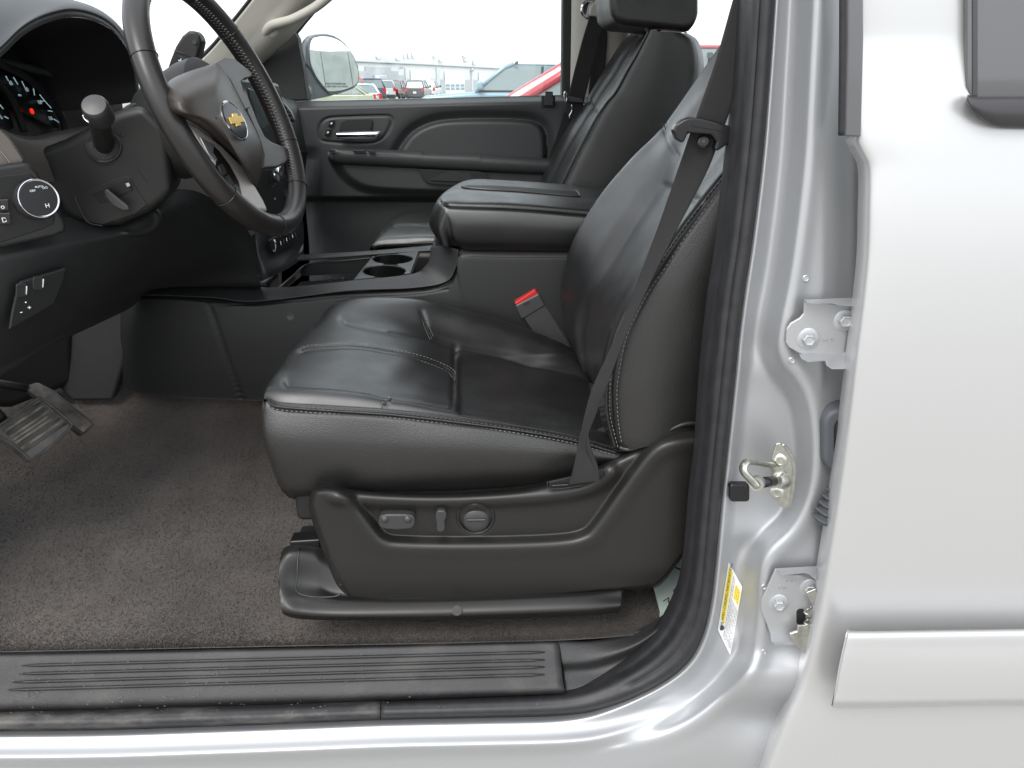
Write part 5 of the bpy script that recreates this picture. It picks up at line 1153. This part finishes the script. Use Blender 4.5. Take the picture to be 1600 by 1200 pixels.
# shift lever
shl = pslab('shift_lever', [(263, 122), (258, 116), (266, 92), (274, 72), (284, 56), (294, 48), (304, 48), (312, 56), (314, 66), (309, 88), (300, 106), (284, 124), (270, 132)], .60, .030, PLA, colm, .009, seg=5)
slp = pslab('gear_buttons', [(276, 92), (279, 86), (296, 94), (301, 100), (297, 108), (275, 98)], .598, .004, SMT, shl, .0015)
text('gear_mark', '+', W(282, 96, .5965), (1, 0, -.35), (0, 0, 1), .016, MARK, slp, .0002); text('gear_mark', '-', W(290, 101, .5965), (1, 0, -.35), (0, 0, 1), .016, MARK, slp, .0002)
lathe('lever_button', [(.004, 0), (.0035, .001), (.0004, .001)], W(304, 66, .5985), (0, -1, 0), GREY, shl, 16)
tube('lever_joint', wpath([(271, 79, .599), (288, 84, .598), (308, 92, .599)], 3, .001), .0007, GLS, shl, 6)
tube('lever_stem', [W(266, 124, .60), W(225, 180, .56)], .010, PLD, colm, 12)

# ================================================================ STEERING WHEEL
WC = np.array([-.385, .433, 1.312]); _a, _b = .381, -.118
Wn = np.array([math.cos(_a)*math.cos(_b), math.cos(_a)*math.sin(_b), math.sin(_a)])
Wr = -np.cross(Wn, [0, 0, 1.0]); Wr /= np.linalg.norm(Wr); Wu = np.cross(Wn, Wr)
if Wu[2] < 0: Wu = -Wu
wheel = empty('steering_wheel', WC, 'black leather steering wheel with silver spokes and a gold badge on its hub', 'steering wheel')
def wl(a, b, c): return WC+a*Wr+b*Wu+c*Wn
def wp(px, py, c):
    d = _F*FOC+_R*(px-800)+_U*(600-py); o = WC+c*Wn; t = ((o-CAM)@Wn)/(d@Wn); return CAM+d*t
RR = .187; tt = np.linspace(0, 2*math.pi, 220, endpoint=False)
V = []; F = []; SG = 20
for i, t in enumerate(tt):
    rad = math.cos(t)*Wr+math.sin(t)*Wu; c = WC+RR*rad
    for j in range(SG):
        q = 2*math.pi*j/SG; k = 1+.06*math.cos(2*q)
        V.append(c+.0158*k*math.cos(q)*rad+.0172*math.sin(q)*Wn)
for i in range(220):
    for j in range(SG): j2 = (j+1) % SG; i2 = (i+1) % 220; F.append((i*SG+j, i*SG+j2, i2*SG+j2, i2*SG+j))
rim = mesh('rim', V, F, WHL, wheel)
def rim_ring(t, m=GLS):
    rad = math.cos(t)*Wr+math.sin(t)*Wu; c = WC+RR*rad
    P = [c+.0168*math.cos(q)*rad+.0174*math.sin(q)*Wn for q in np.linspace(0, 2*math.pi, 32, endpoint=False)]
    tube('rim_seam', P, .0008, m, rim, 5, closed=True, up=tuple(np.cross(rad, Wn)))
for deg in (158, 40, -22, -50, -100, -140): rim_ring(math.radians(deg))
# baseball stitching on the inside of the rim
st_ = []
for (d0, d1) in ((-48, 72), (110, 150)):
    P = np.array([WC+(RR-.0158)*(math.cos(t)*Wr+math.sin(t)*Wu)+.0035*Wn for t in np.radians(np.arange(d0, d1, 1.0))])
    Q = P-.007*Wn
    VV = []; FF = []
    for i in range(0, len(P)-2, 2):
        for a_, b_ in ((P[i], Q[i+1]), (P[i+1]+.0002*Wn, P[i]*.5+P[i+1]*.5+.004*Wn)):
            v, f = tube_arr([a_, (a_+b_)/2-.0008*(a_-WC)/.17*0, b_], .0010, 5, up=(0, 1, 0)); o_ = len(VV); VV += v.tolist(); FF += [tuple(i_+o_ for i_ in g_) for g_ in f]
    s_ = mesh('stitching', VV, FF, STI, rim); s_['kind'] = 'stuff'
# airbag pad
HUB = mat('airbag_vinyl', (.030, .0225, .0175), .42, bump=.4, scale=900, kind='vor', bdist=.0004)
outl = [(258, 150), (263, 129), (290, 114), (319, 104.5), (340, 101), (357, 121), (385, 176), (404, 213), (410, 240), (408, 268), (399, 291), (378, 257), (345, 224), (310, 197), (284, 183), (266, 172)]
oc = crom(outl+outl[:1], 100); G = []
for k in list(np.linspace(0.02, .9, 22))+[.95, .98, 1.0, 1.01]:
    row = []
    for x, y in oc:
        c_ = .006+.036*(1-min(k, 1)**4)**.8 if k < 1.005 else -.02
        row.append(wp(338*(1-k)+x*k, 185*(1-k)+y*k, c_))
    G.append(row)
pad = grid_obj('airbag_cover', np.array(G), HUB, wheel)
# back of the hub and column collar
lathe('hub_back', [(.058, -.13), (.070, -.11), (.078, -.07), (.082, -.035), (.080, -.012), (.070, -.004)], WC, Wn, PLG, wheel, 48)
# spokes: far one, silver lower one, upper ones
def spoke(name, P, c, m, bev=.003, th=.014): return slab(name, [wp(x, y, c) for x, y in P], -Wn*th, m, wheel, bev, 4)
SPB = mat('spoke_plastic', (.045, .039, .036), .32, metal=.3)
spoke('upper_spoke', [(318, 104), (336, 98), (352, 90), (368, 92), (386, 106), (395, 114), (393, 120), (383, 123), (377, 128), (381, 142), (392, 168), (384, 172), (360, 125), (342, 103)], .006, SPB, .004)
spoke('far_spoke', [(378, 128), (384, 140), (394, 166), (407, 198), (414, 212), (424, 220), (446, 229), (452, 232), (452, 250), (446, 256), (434, 262), (410, 264), (412, 240), (404, 213), (386, 174)], .005, SPB, .004)
low = spoke('silver_spoke', [(285, 184), (308, 197), (346, 226), (379, 259), (400, 292), (412, 312), (420, 330), (403, 328), (388, 314), (362, 300), (346, 282), (335, 262), (330, 246), (319, 236), (306, 212)], .010, SIL, .005)
swc = slab('cruise_switches', [wp(x, y, .0125) for x, y in ((335, 228), (342, 234), (360, 258), (374, 284), (380, 309), (371, 304), (350, 286), (338, 264), (340, 250), (334, 240))], -Wn*.004, SMT, low, .002)
for P in (((341, 258), (348, 255), (356, 270), (348, 276)), ((350, 278), (358, 272), (366, 288), (358, 290)), ((361, 291), (368, 286), (375, 302), (369, 300))):
    slab('wheel_button', [wp(x, y, .0135) for x, y in P], -Wn*.003, GREY, swc, .0015)
slab('spoke_insert', [wp(x, y, .0112) for x, y in ((313, 214), (336, 226), (337, 238), (336, 252), (326, 240))], -Wn*.002, mat('bright_insert', (.55, .55, .57), .3, metal=.8), low, .001)
# badge
bc = wp(366, 189, .044)
bt_ = wp(366, 189, .040); Nn = Wn*.95-Wr*.06; Nn /= np.linalg.norm(Nn); Br = Wr-Nn*(Wr@Nn); Br /= np.linalg.norm(Br); Bu = np.cross(Nn, Br); Bu = Bu if Bu[2] > 0 else -Bu
em = lathe('badge', [(.0285, -.001), (.0282, .0012), (.0265, .0022), (.0258, .0014), (.0004, .0014)], bc, Nn, CHR, wheel, 48)
lathe('badge_field', [(.0252, .0019), (.0250, .0022), (.0004, .0024)], bc, Nn, mat('badge_black', (.012, .014, .018), .12), em, 48)
bow = [(-.021, -.0048), (-.0085, -.0048), (-.0100, -.0090), (.0050, -.0090), (.0065, -.0048), (.0190, -.0048), (.0215, .0048), (.0085, .0048), (.0100, .0090), (-.0050, .0090), (-.0065, .0048), (-.0190, .0048)]
slab('bowtie_emblem', [bc+a*Br+b*Bu+Nn*.0048 for a, b in bow], -Nn*.003, GLD, em, .0008)

# ================================================================ PEDALS
bpd = empty('brake_pedal', W(55, 672, .40), 'wide ribbed brake pedal with worn dusty rubber, in the driver footwell', 'pedal')
PED = mat('pedal_rubber', (.05, .048, .045), .6, bump=.5, scale=200, var=.5, vscale=40, bdist=.001)
patchy(PED, (.15, .135, .115), 30, .45, .7, .6)
DPD = mat('pedal_dust', (.17, .155, .135), .75, var=.6, vscale=50)
bpts = [(-8, 668), (7, 659), (57, 624), (61.5, 622), (68, 625), (108, 659), (112, 664), (111, 668), (90, 689), (53, 718), (46, 720), (37, 711), (19, 696), (0, 684), (-16, 676)]
def bw(x, y, o=0): 
    return W(x, y, .42+(680-y)*.0006+(x-50)*.0004)+np.array([o*.8, -o*.3, o*.5])
pdl = slab('pedal_pad', [bw(x, y) for x, y in bpts], (-.012, .006, -.008), PED, bpd, .004)
for k in range(9):
    u = (k+.6)/9.2; a = np.array((60, 627.))*(1-u)+np.array((106, 664.))*u; b = np.array((-2, 668.))*(1-u)+np.array((40, 708.))*u
    tube('pedal_rib', [bw(*a, .0015), bw(*(a*.7+b*.3), .0018), bw(*(a*.3+b*.7), .0018), bw(*b, .0012)], .0021, DPD if k in (1, 3, 4, 5, 7) else PED, bpd, 6)
tube('pedal_rim', [bw(x, y, .001) for x, y in crom([(-10, 677), (0, 683), (19, 695), (37, 710), (46, 718), (53, 717), (90, 688), (110, 667), (106, 657), (66, 624), (57, 624), (7, 659), (-8, 667)], 70)], .0022, PED, bpd, 8)
tube('pedal_arm', [bw(10, 650, -.02), W(-40, 610, .50), W(-60, 540, .55)], .012, PLD, bpd, 10)
apd = empty('accelerator_pedal', W(110, 640, .56), 'narrow ribbed accelerator pedal beside the brake pedal', 'pedal')
def aw(x, y, o=0): return W(x, y, .55+(660-y)*.0012)+np.array([o*.8, -o*.3, o*.5])
slab('pedal_pad', [aw(x, y) for x, y in ((36, 604), (60, 597), (84, 609), (115, 634), (144, 657), (148, 663), (146, 668), (134, 679), (127, 680), (100, 658))], (-.012, .008, -.006), PED, apd, .003)
for k in range(9):
    u = (k+.7)/9.4; a = np.array((56, 603.))*(1-u)+np.array((70, 640.))*u*1.0+0; a = np.array((62+16*0, 600.))*(1-u)+np.array((44, 610.))*u; b = np.array((144, 662.))*(1-u)+np.array((129, 676.))*u
    tube('pedal_rib', [aw(*a, .001), aw(*((a+b)/2), .001), aw(*b, .001)], .0011, DPD, apd, 5)
tube('pedal_arm', [W(-60, 585, .60), W(-10, 598, .60), aw(45, 606, -.004)], .008, PLD, apd, 10)
# ================================================================ REAR FLOOR FILM
film = slab('protective_film', [W(1018, 905, .29), W(1060, 800, .44), W(1150, 800, .44), W(1110, 970, .20), W(1030, 985, .19), W(1031, 955, .225)], (0, .0006, -.001), None, None, 0)
FM = mat('film_pale_green', (.42, .50, .46), .35, var=.1, vscale=8); film.data.materials.clear(); film.data.materials.append(FM)
tag(film, 'pale green printed plastic film on the floor behind the driver seat', 'floor film')
for (pts_, nme) in ((((1066, 852), (1072, 857), (1080, 859)), 'film_fold'), (((1055, 886), (1064, 890), (1075, 889)), 'film_fold'), (((1036, 906), (1055, 907), (1074, 907)), 'film_fold')):
    tube(nme, wpath([(x, y, .30) for x, y in pts_], 3, .01), .0016, PLD, film, 5)
text('film_text', 'EW', W(1052, 938, .225), (-.9, 0, .25), (0, .3, -1), .020, INK, film, .0002)
text('film_text', 'IN', W(1062, 922, .25), (-.9, 0, .35), (0, .3, -1), .020, INK, film, .0002)
# ================================================================ OUTSIDE: car park and buildings
def gx(px, d, py=130): return float(W(px, py, d)[0])
TYR = mat('tyre_rubber', (.025, .025, .025), .8); ALY = mat('alloy_rim', (.6, .6, .62), .3, metal=.8); CGL = mat('car_window_glare', (.16, .20, .21), .08, spec=1)  # window colour lightened so it carries the glare on the glass
TLR = mat('tail_lamp_red', (.45, .02, .02), .25); HLC = mat('head_lamp_clear', (.7, .72, .75), .1); CBK = mat('car_trim_black', (.03, .03, .03), .5)
def car(label, cat, loc, heading, col, kind='suv', detail=1, group=None, name=None, bigglass=None):
    L, Wd, H = {'suv': (4.9, 1.95, 1.85), 'sedan': (4.7, 1.82, 1.45), 'pickup': (5.6, 2.0, 1.85), 'van': (5.0, 1.98, 1.78)}[kind]
    nm = name or {'suv': 'parked_suv', 'sedan': 'parked_car', 'pickup': 'pickup_truck', 'van': 'parked_minivan'}[kind]
    r = empty(nm, (loc[0], loc[1], 0), label, cat, group or 'vehicles parked outside the far window')
    M = Matrix.Translation((loc[0], loc[1], 0)) @ Matrix.Rotation(heading, 4, 'Z')
    pm = mat('car_paint', col, .25, metal=.15, coat=.8)
    def T(p): v = M @ Vector(p); return np.array(v)
    hb = {'suv': 1.21, 'sedan': .93, 'pickup': 1.10, 'van': 1.05}[kind]
    prof = {'suv': [(-L/2, .45), (-L/2-.03, .70), (-L/2+.02, hb), (L/2-1.70, hb), (L/2-1.3, hb-.02), (L/2-.3, hb-.09), (L/2-.05, hb-.22), (L/2, .70), (L/2-.02, .42), (L/2-.35, .30), (-L/2+.35, .30)],
            'sedan': [(-L/2, .45), (-L/2, .85), (-L/2+.15, .98), (-L/2+.8, hb+.03), (L/2-1.5, hb+.02), (L/2-.3, hb-.14), (L/2, .62), (L/2-.02, .35), (L/2-.3, .24), (-L/2+.3, .26)],
            'pickup': [(-L/2, .55), (-L/2, 1.12), (-L/2+2.0, 1.12), (L/2-1.5, hb), (L/2-.25, hb-.08), (L/2-.02, hb-.22), (L/2, .6), (L/2-.3, .38), (-L/2+.3, .42)],
            'van': [(-L/2, .45), (-L/2-.02, .75), (-L/2+.02, hb), (L/2-1.3, hb), (L/2-.25, hb-.18), (L/2, .65), (L/2-.03, .38), (L/2-.3, .26), (-L/2+.3, .28)]}[kind]
    cab = {'suv': [(-L/2+.08, hb), (-L/2+.32, H-.10), (-L/2+.55, H-.02), (L/2-2.65, H-.0), (L/2-2.4, H-.08), (L/2-1.62, hb)],
           'sedan': [(-L/2+.55, hb), (-L/2+1.25, H-.05), (-L/2+1.7, H), (L/2-2.3, H), (L/2-2.0, H-.05), (L/2-1.15, hb)],
           'pickup': [(-L/2+2.0, hb), (-L/2+2.15, H-.08), (-L/2+2.4, H), (L/2-2.35, H), (L/2-2.1, H-.10), (L/2-1.35, hb)],
           'van': [(-L/2+.05, hb), (-L/2+.22, H-.10), (-L/2+.5, H), (L/2-2.5, H), (L/2-2.1, H-.10), (L/2-.95, hb)]}[kind]
    bd = slab('body', [T((x, -Wd/2, z)) for x, z in prof], np.array(M.to_3x3() @ Vector((0, Wd, 0))), pm, r, .09, 3)
    # greenhouse: tapered glass block, painted roof and pillars
    n = len(cab); hw = lambda z: Wd/2*(.95-.20*(z-hb)/(H-hb))
    V = [T((x, -hw(z), z)) for x, z in cab]+[T((x, hw(z), z)) for x, z in cab]
    Fc = [tuple(range(n)), tuple(range(2*n-1, n-1, -1))]+[(i, i+n, (i+1) % n+n, (i+1) % n) for i in range(n)]
    gl = mesh('windows', V, Fc, CGL, r, False); bevel(gl, .03, 2)
    roofp = [c for c in cab if c[1] > H-.11]
    G = np.array([[T((x, hw(z)*s*1.01, z+.012-(.03 if abs(s) > .95 else 0))) for x, z in roofp] for s in (-1, -.96, -.5, 0, .5, .96, 1)])
    grid_obj('roof', G, pm, r, .03)
    if detail > 1:
        (xa, za), (xb, zb) = cab[-1], cab[-2]; q_ = .04
        slab('windscreen', [T((xa-.02, -hw(za)+q_, za+.02)), T((xb, -hw(zb)+q_, zb)), T((xb, hw(zb)-q_, zb)), T((xa-.02, hw(za)-q_, za+.02))], np.array(M.to_3x3() @ Vector((.02, 0, .02))), WSR, r, 0)
    for s in (-1, 1):
        def P(x, z, k=1.0): return T((x, s*(hw(z)+.004)*k, z))
        xs0, xs1 = cab[0][0], cab[-1][0]
        a = [P(*cab[-1]), P(*cab[-2]), P(*cab[-3])]; tube('pillar', a, .05 if detail > 1 else .045, pm, r, 8)
        a = [P(*cab[0]), P(*cab[1]), P(*cab[2])]; tube('pillar', a, .06, pm, r, 8)
        if kind != 'sedan' or True:
            xm = (cab[2][0]+cab[-3][0])/2+.15; tube('pillar', [P(xm, hb), P(xm-.05, H-.06)], .035, CBK, r, 6)
        tube('window_line', [P(cab[0][0]+.05, hb+.02), P(cab[-1][0]-.05, hb+.02)], .018, CBK, r, 6)
        mrr = box('wing_mirror', T((L/2-1.75, s*(Wd/2+.12), hb+.14)), (.16, .22, .2), pm if detail > 1 else CBK, r, .05, Matrix.Rotation(heading, 3, 'Z'))
        box('head_lamp', T((L/2-.12, s*(Wd/2-.25), hb-.32)), (.22, .36, .18), HLC, r, .04, Matrix.Rotation(heading, 3, 'Z'))
        box('tail_lamp', T((-L/2+.04, s*(Wd/2-.14), hb-.14)), (.14, .26, .34), TLR, r, .03, Matrix.Rotation(heading, 3, 'Z'))
        for x in (L/2-.95, -L/2+1.0):
            ax = M.to_3x3() @ Vector((0, s, 0)); R_ = .37 if kind != 'sedan' else .32
            wy = lathe('wheel', [(R_*.62, .0), (R_*.9, .0), (R_, -.03), (R_, -.2), (R_*.9, -.22)], T((x, s*(Wd/2+.01), R_)), ax, TYR, r, 28)
            lathe('wheel_rim', [(R_*.64, .004), (R_*.60, .010), (R_*.5, -.02), (R_*.2, .0), (.001, .005)], T((x, s*(Wd/2+.01), R_)), ax, ALY, wy, 20)
    box('bumper', T((-L/2+.0, 0, .52)), (.2, Wd*.92, .22), CBK if kind != 'sedan' else pm, r, .05, Matrix.Rotation(heading, 3, 'Z'))
    box('number_plate', T((-L/2-.06, 0, .80)), (.02, .32, .16), WHT, r, .003, Matrix.Rotation(heading, 3, 'Z'))
    box('grille', T((L/2-.03, 0, .68)), (.1, Wd*.5, .22), CBK, r, .03, Matrix.Rotation(heading, 3, 'Z'))
    return r
PI = math.pi
WSR = mat('sky_mirroring_glass', (.8, .84, .86), .12, metal=.75)  # pale metallic stand-in, sky glare put into the windscreen colour
# the two cars just outside the far window
d1 = 22.0; blue = car('pale blue SUV seen through the far window, facing left behind the red car', 'car', (gx(645, d1)+2.45, d1+.9), PI, (.22, .33, .40), 'suv', 2)
d2 = 8.6; red = car('red car nearest to the far window, its slanting roof pillar cutting the view', 'car', (gx(803, d2)+1.30, d2+.9), PI+.04, (.42, .05, .065), 'van', 2)
fin = slab('roof_fin', [np.array([gx(800, d1), d1, 1.84]), np.array([gx(806, d1), d1, 1.84]), np.array([gx(805, d1), d1, 1.93]), np.array([gx(801, d1), d1, 1.88])], (0, .04, 0), CBK, blue, .005)
car('dark blue SUV parked with its tail lamp to the right, beside the far mirror', 'car', (gx(566, 66), 66), PI/2+.5, (.02, .045, .10), 'suv')
car('white car parked between the red pickup and the dark blue SUV', 'car', (gx(563, 57), 57), PI/2+.35, (.7, .7, .7), 'sedan')
car('bright red pickup half hidden behind the far mirror', 'pickup truck', (gx(548, 60), 60), PI/2+.2, (.5, .03, .02), 'pickup')
car('yellow-green car with alloy wheels seen just below the far mirror', 'car', (gx(526, 50), 50), PI, (.36, .38, .27), 'sedan')
car('orange car at the left foot of the far mirror', 'car', (gx(487, 52), 52), PI, (.55, .12, .04), 'sedan')
car('maroon pickup truck seen from behind, middle of the far row', 'pickup truck', (gx(617, 93), 93), PI/2-.15, (.13, .025, .03), 'pickup')
car('silver car between the dark blue SUV and the maroon pickup', 'car', (gx(598, 90), 90), PI/2+.25, (.45, .46, .48), 'suv')
car('orange-red car partly behind the silver car in the far row', 'car', (gx(602, 104), 104), PI/2+.2, (.5, .09, .05), 'suv')
car('small bright blue car right of the maroon pickup', 'car', (gx(639, 100), 100), PI/2, (.05, .16, .42), 'sedan')
car('black car seen from behind with two red tail lamps', 'car', (gx(653, 90), 90), PI/2-.1, (.015, .016, .02), 'suv')
car('white car at the right end of the far row', 'car', (gx(670, 98), 98), PI/2-.1, (.65, .66, .66), 'suv')
# service building
WALL = mat('pale_block_wall', (.72, .73, .74), .8, bump=.2, scale=5, var=.04, vscale=.4, bdist=.02)
WALD = mat('grey_block_wall', (.52, .54, .56), .8, bump=.2, scale=5, var=.06, vscale=.4, bdist=.02)
bA = W(560, 125, 130.); bB = W(783, 125, 178.); bu = (bB-bA); bu[2] = 0; bu /= np.linalg.norm(bu); bn = np.array([bu[1], -bu[0], 0])
if bn[1] > 0: bn = -bn
def B(px, py, off=0):
    d = _F*FOC+_R*(px-800)+_U*(600-py); t = ((bA-CAM)@bn)/(d@bn); return CAM+d*t+bn*off
bld = empty('service_building', (float(B(650, 125)[0]), float(B(650, 125)[1]), 0), 'long pale service building with white roller doors across the car park', 'building')
def bbox(name, x0, y0, x1, y1, off, dp, m, parent=None, bv=0):
    a = B(x0, 125); b = B(x1, 125); xc = (x0+x1)/2; za = B(xc, y0)[2]; zb = max(B(xc, y1)[2], .0)
    P = [np.array([a[0], a[1], za]), np.array([b[0], b[1], za]), np.array([b[0], b[1], zb]), np.array([a[0], a[1], zb])]
    return slab(name, [p+bn*off for p in P], -bn*dp, m, parent or bld, bv)
a = B(470, 125); b = B(905, 125); HT = 4.35
slab('wall', [np.array([a[0], a[1], HT]), np.array([b[0], b[1], HT]), np.array([b[0], b[1], 0]), np.array([a[0], a[1], 0])], -bn*3, WALL, bld, 0)
slab('roof_edge', [np.array([a[0], a[1], HT+.18])+bn*.3, np.array([b[0], b[1], HT+.18])+bn*.3, np.array([b[0], b[1], HT])+bn*.3, np.array([a[0], a[1], HT])+bn*.3], -bn*3, WALD, bld, 0)
slab('upper_storey', [np.array([a[0], a[1], HT+4.2])-bn*8, np.array([b[0], b[1], HT+4.2])-bn*8, np.array([b[0], b[1], HT])-bn*8, np.array([a[0], a[1], HT])-bn*8], -bn*2, mat('white_cladding', (.95, .95, .95), .7), bld, 0)
for (x0, y0, x1, y1) in ((562, 104, 572, 141), (572, 98.5, 611, 141), (611, 104, 622, 141), (622, 110, 630, 141), (630, 117, 905, 141)):
    bbox('grey_wall_field', x0, y0, x1, y1, .15, .14, WALD)
for x in (632, 680, 682, 733, 782, 820): bbox('pilaster', x, 99.5, x+1.6, 141, .30, .2, WALL)
WINB = mat('roller_window_glass', (.30, .38, .44), .1)
for (x0, y0, x1) in ((640, 102, 670), (692, 104.5, 722), (744, 106.5, 775)):
    dr = bbox('roller_door', x0, y0, x1, 141, .22, .1, mat('white_door_panel', (.92, .92, .93), .5))
    yb = y0+17.5
    for r_ in range(2):
        for c_ in range(4):
            w_ = (x1-x0)/4; bbox('window_pane', x0+c_*w_+.9, yb+r_*4.6, x0+(c_+1)*w_-.9, yb+r_*4.6+3.4, .26, .06, WINB, dr)
for (x0, y0, x1, y1) in ((609, 119, 616, 123.5), (563, 117.5, 571, 119.5)): bbox('window', x0, y0, x1, y1, .2, .05, WINB)
ac = bbox('ventilation_box', 583, 110, 595, 117, 1.2, 1.0, mat('vent_box_white', (.7, .71, .72), .5))
for k in range(3): bbox('box_louvre', 584, 111+k*2, 594, 111.8+k*2, 1.25, .05, WALD, ac)
for k, (x, y) in enumerate(((623, 98), (732, 102))): lathe('wall_lamp', [(.35, 0), (.30, .15), (.1, .3)], B(x, y, .5), (0, 0, -1), WALD, bld, 14)
VPL = mat('roof_unit_grey', (.82, .83, .84), .6)
for (x0, y0, x1, y1) in ((590, 79, 593, 85), (652, 80, 659, 87), (680, 84, 685, 89), (691, 74, 694, 86), (697, 74, 700, 86), (703, 75, 706, 86), (733, 77, 737, 86), (741, 86, 746, 91), (774, 78, 780, 84), (776, 86, 781, 90), (789, 87, 793, 95)):
    bbox('roof_vent', x0, y0, x1, y1, -7.6, .3, VPL)
# lamp post
LPm = mat('lamp_post_grey', (.8, .81, .82), .5)
lp = empty('lamp_post', (gx(848, 115), 115, 0), 'tall thin car park lamp post with four lamps, above the pale blue SUV', 'lamp post')
px_ = gx(848, 115)
tube('pole', [(px_, 115, 0), (px_, 115, 12)], [.11, .06], LPm, lp, 10)
tube('cross_arm', [(px_-1.6, 115, 12), (px_+1.6, 115, 12)], .04, LPm, lp, 8)
for k in (-1.5, -.55, .55, 1.5): box('lamp_head', (px_+k, 114.8, 11.9), (.5, .55, .16), LPm, lp, .03)
# wall reflected in the door mirror
wl_ = empty('corrugated_wall', (44, 20, 0), 'grey panelled wall behind, reflected in the far door mirror', 'wall')
CW = mat('corrugated_panel', (.36, .39, .38), .6, var=.1, vscale=2)
for k in range(44):
    y0 = -14+k*1.6; box('wall_panel', (44, y0+.8, 2.55), (.25, 1.57, 5.1), CW, wl_, .02)
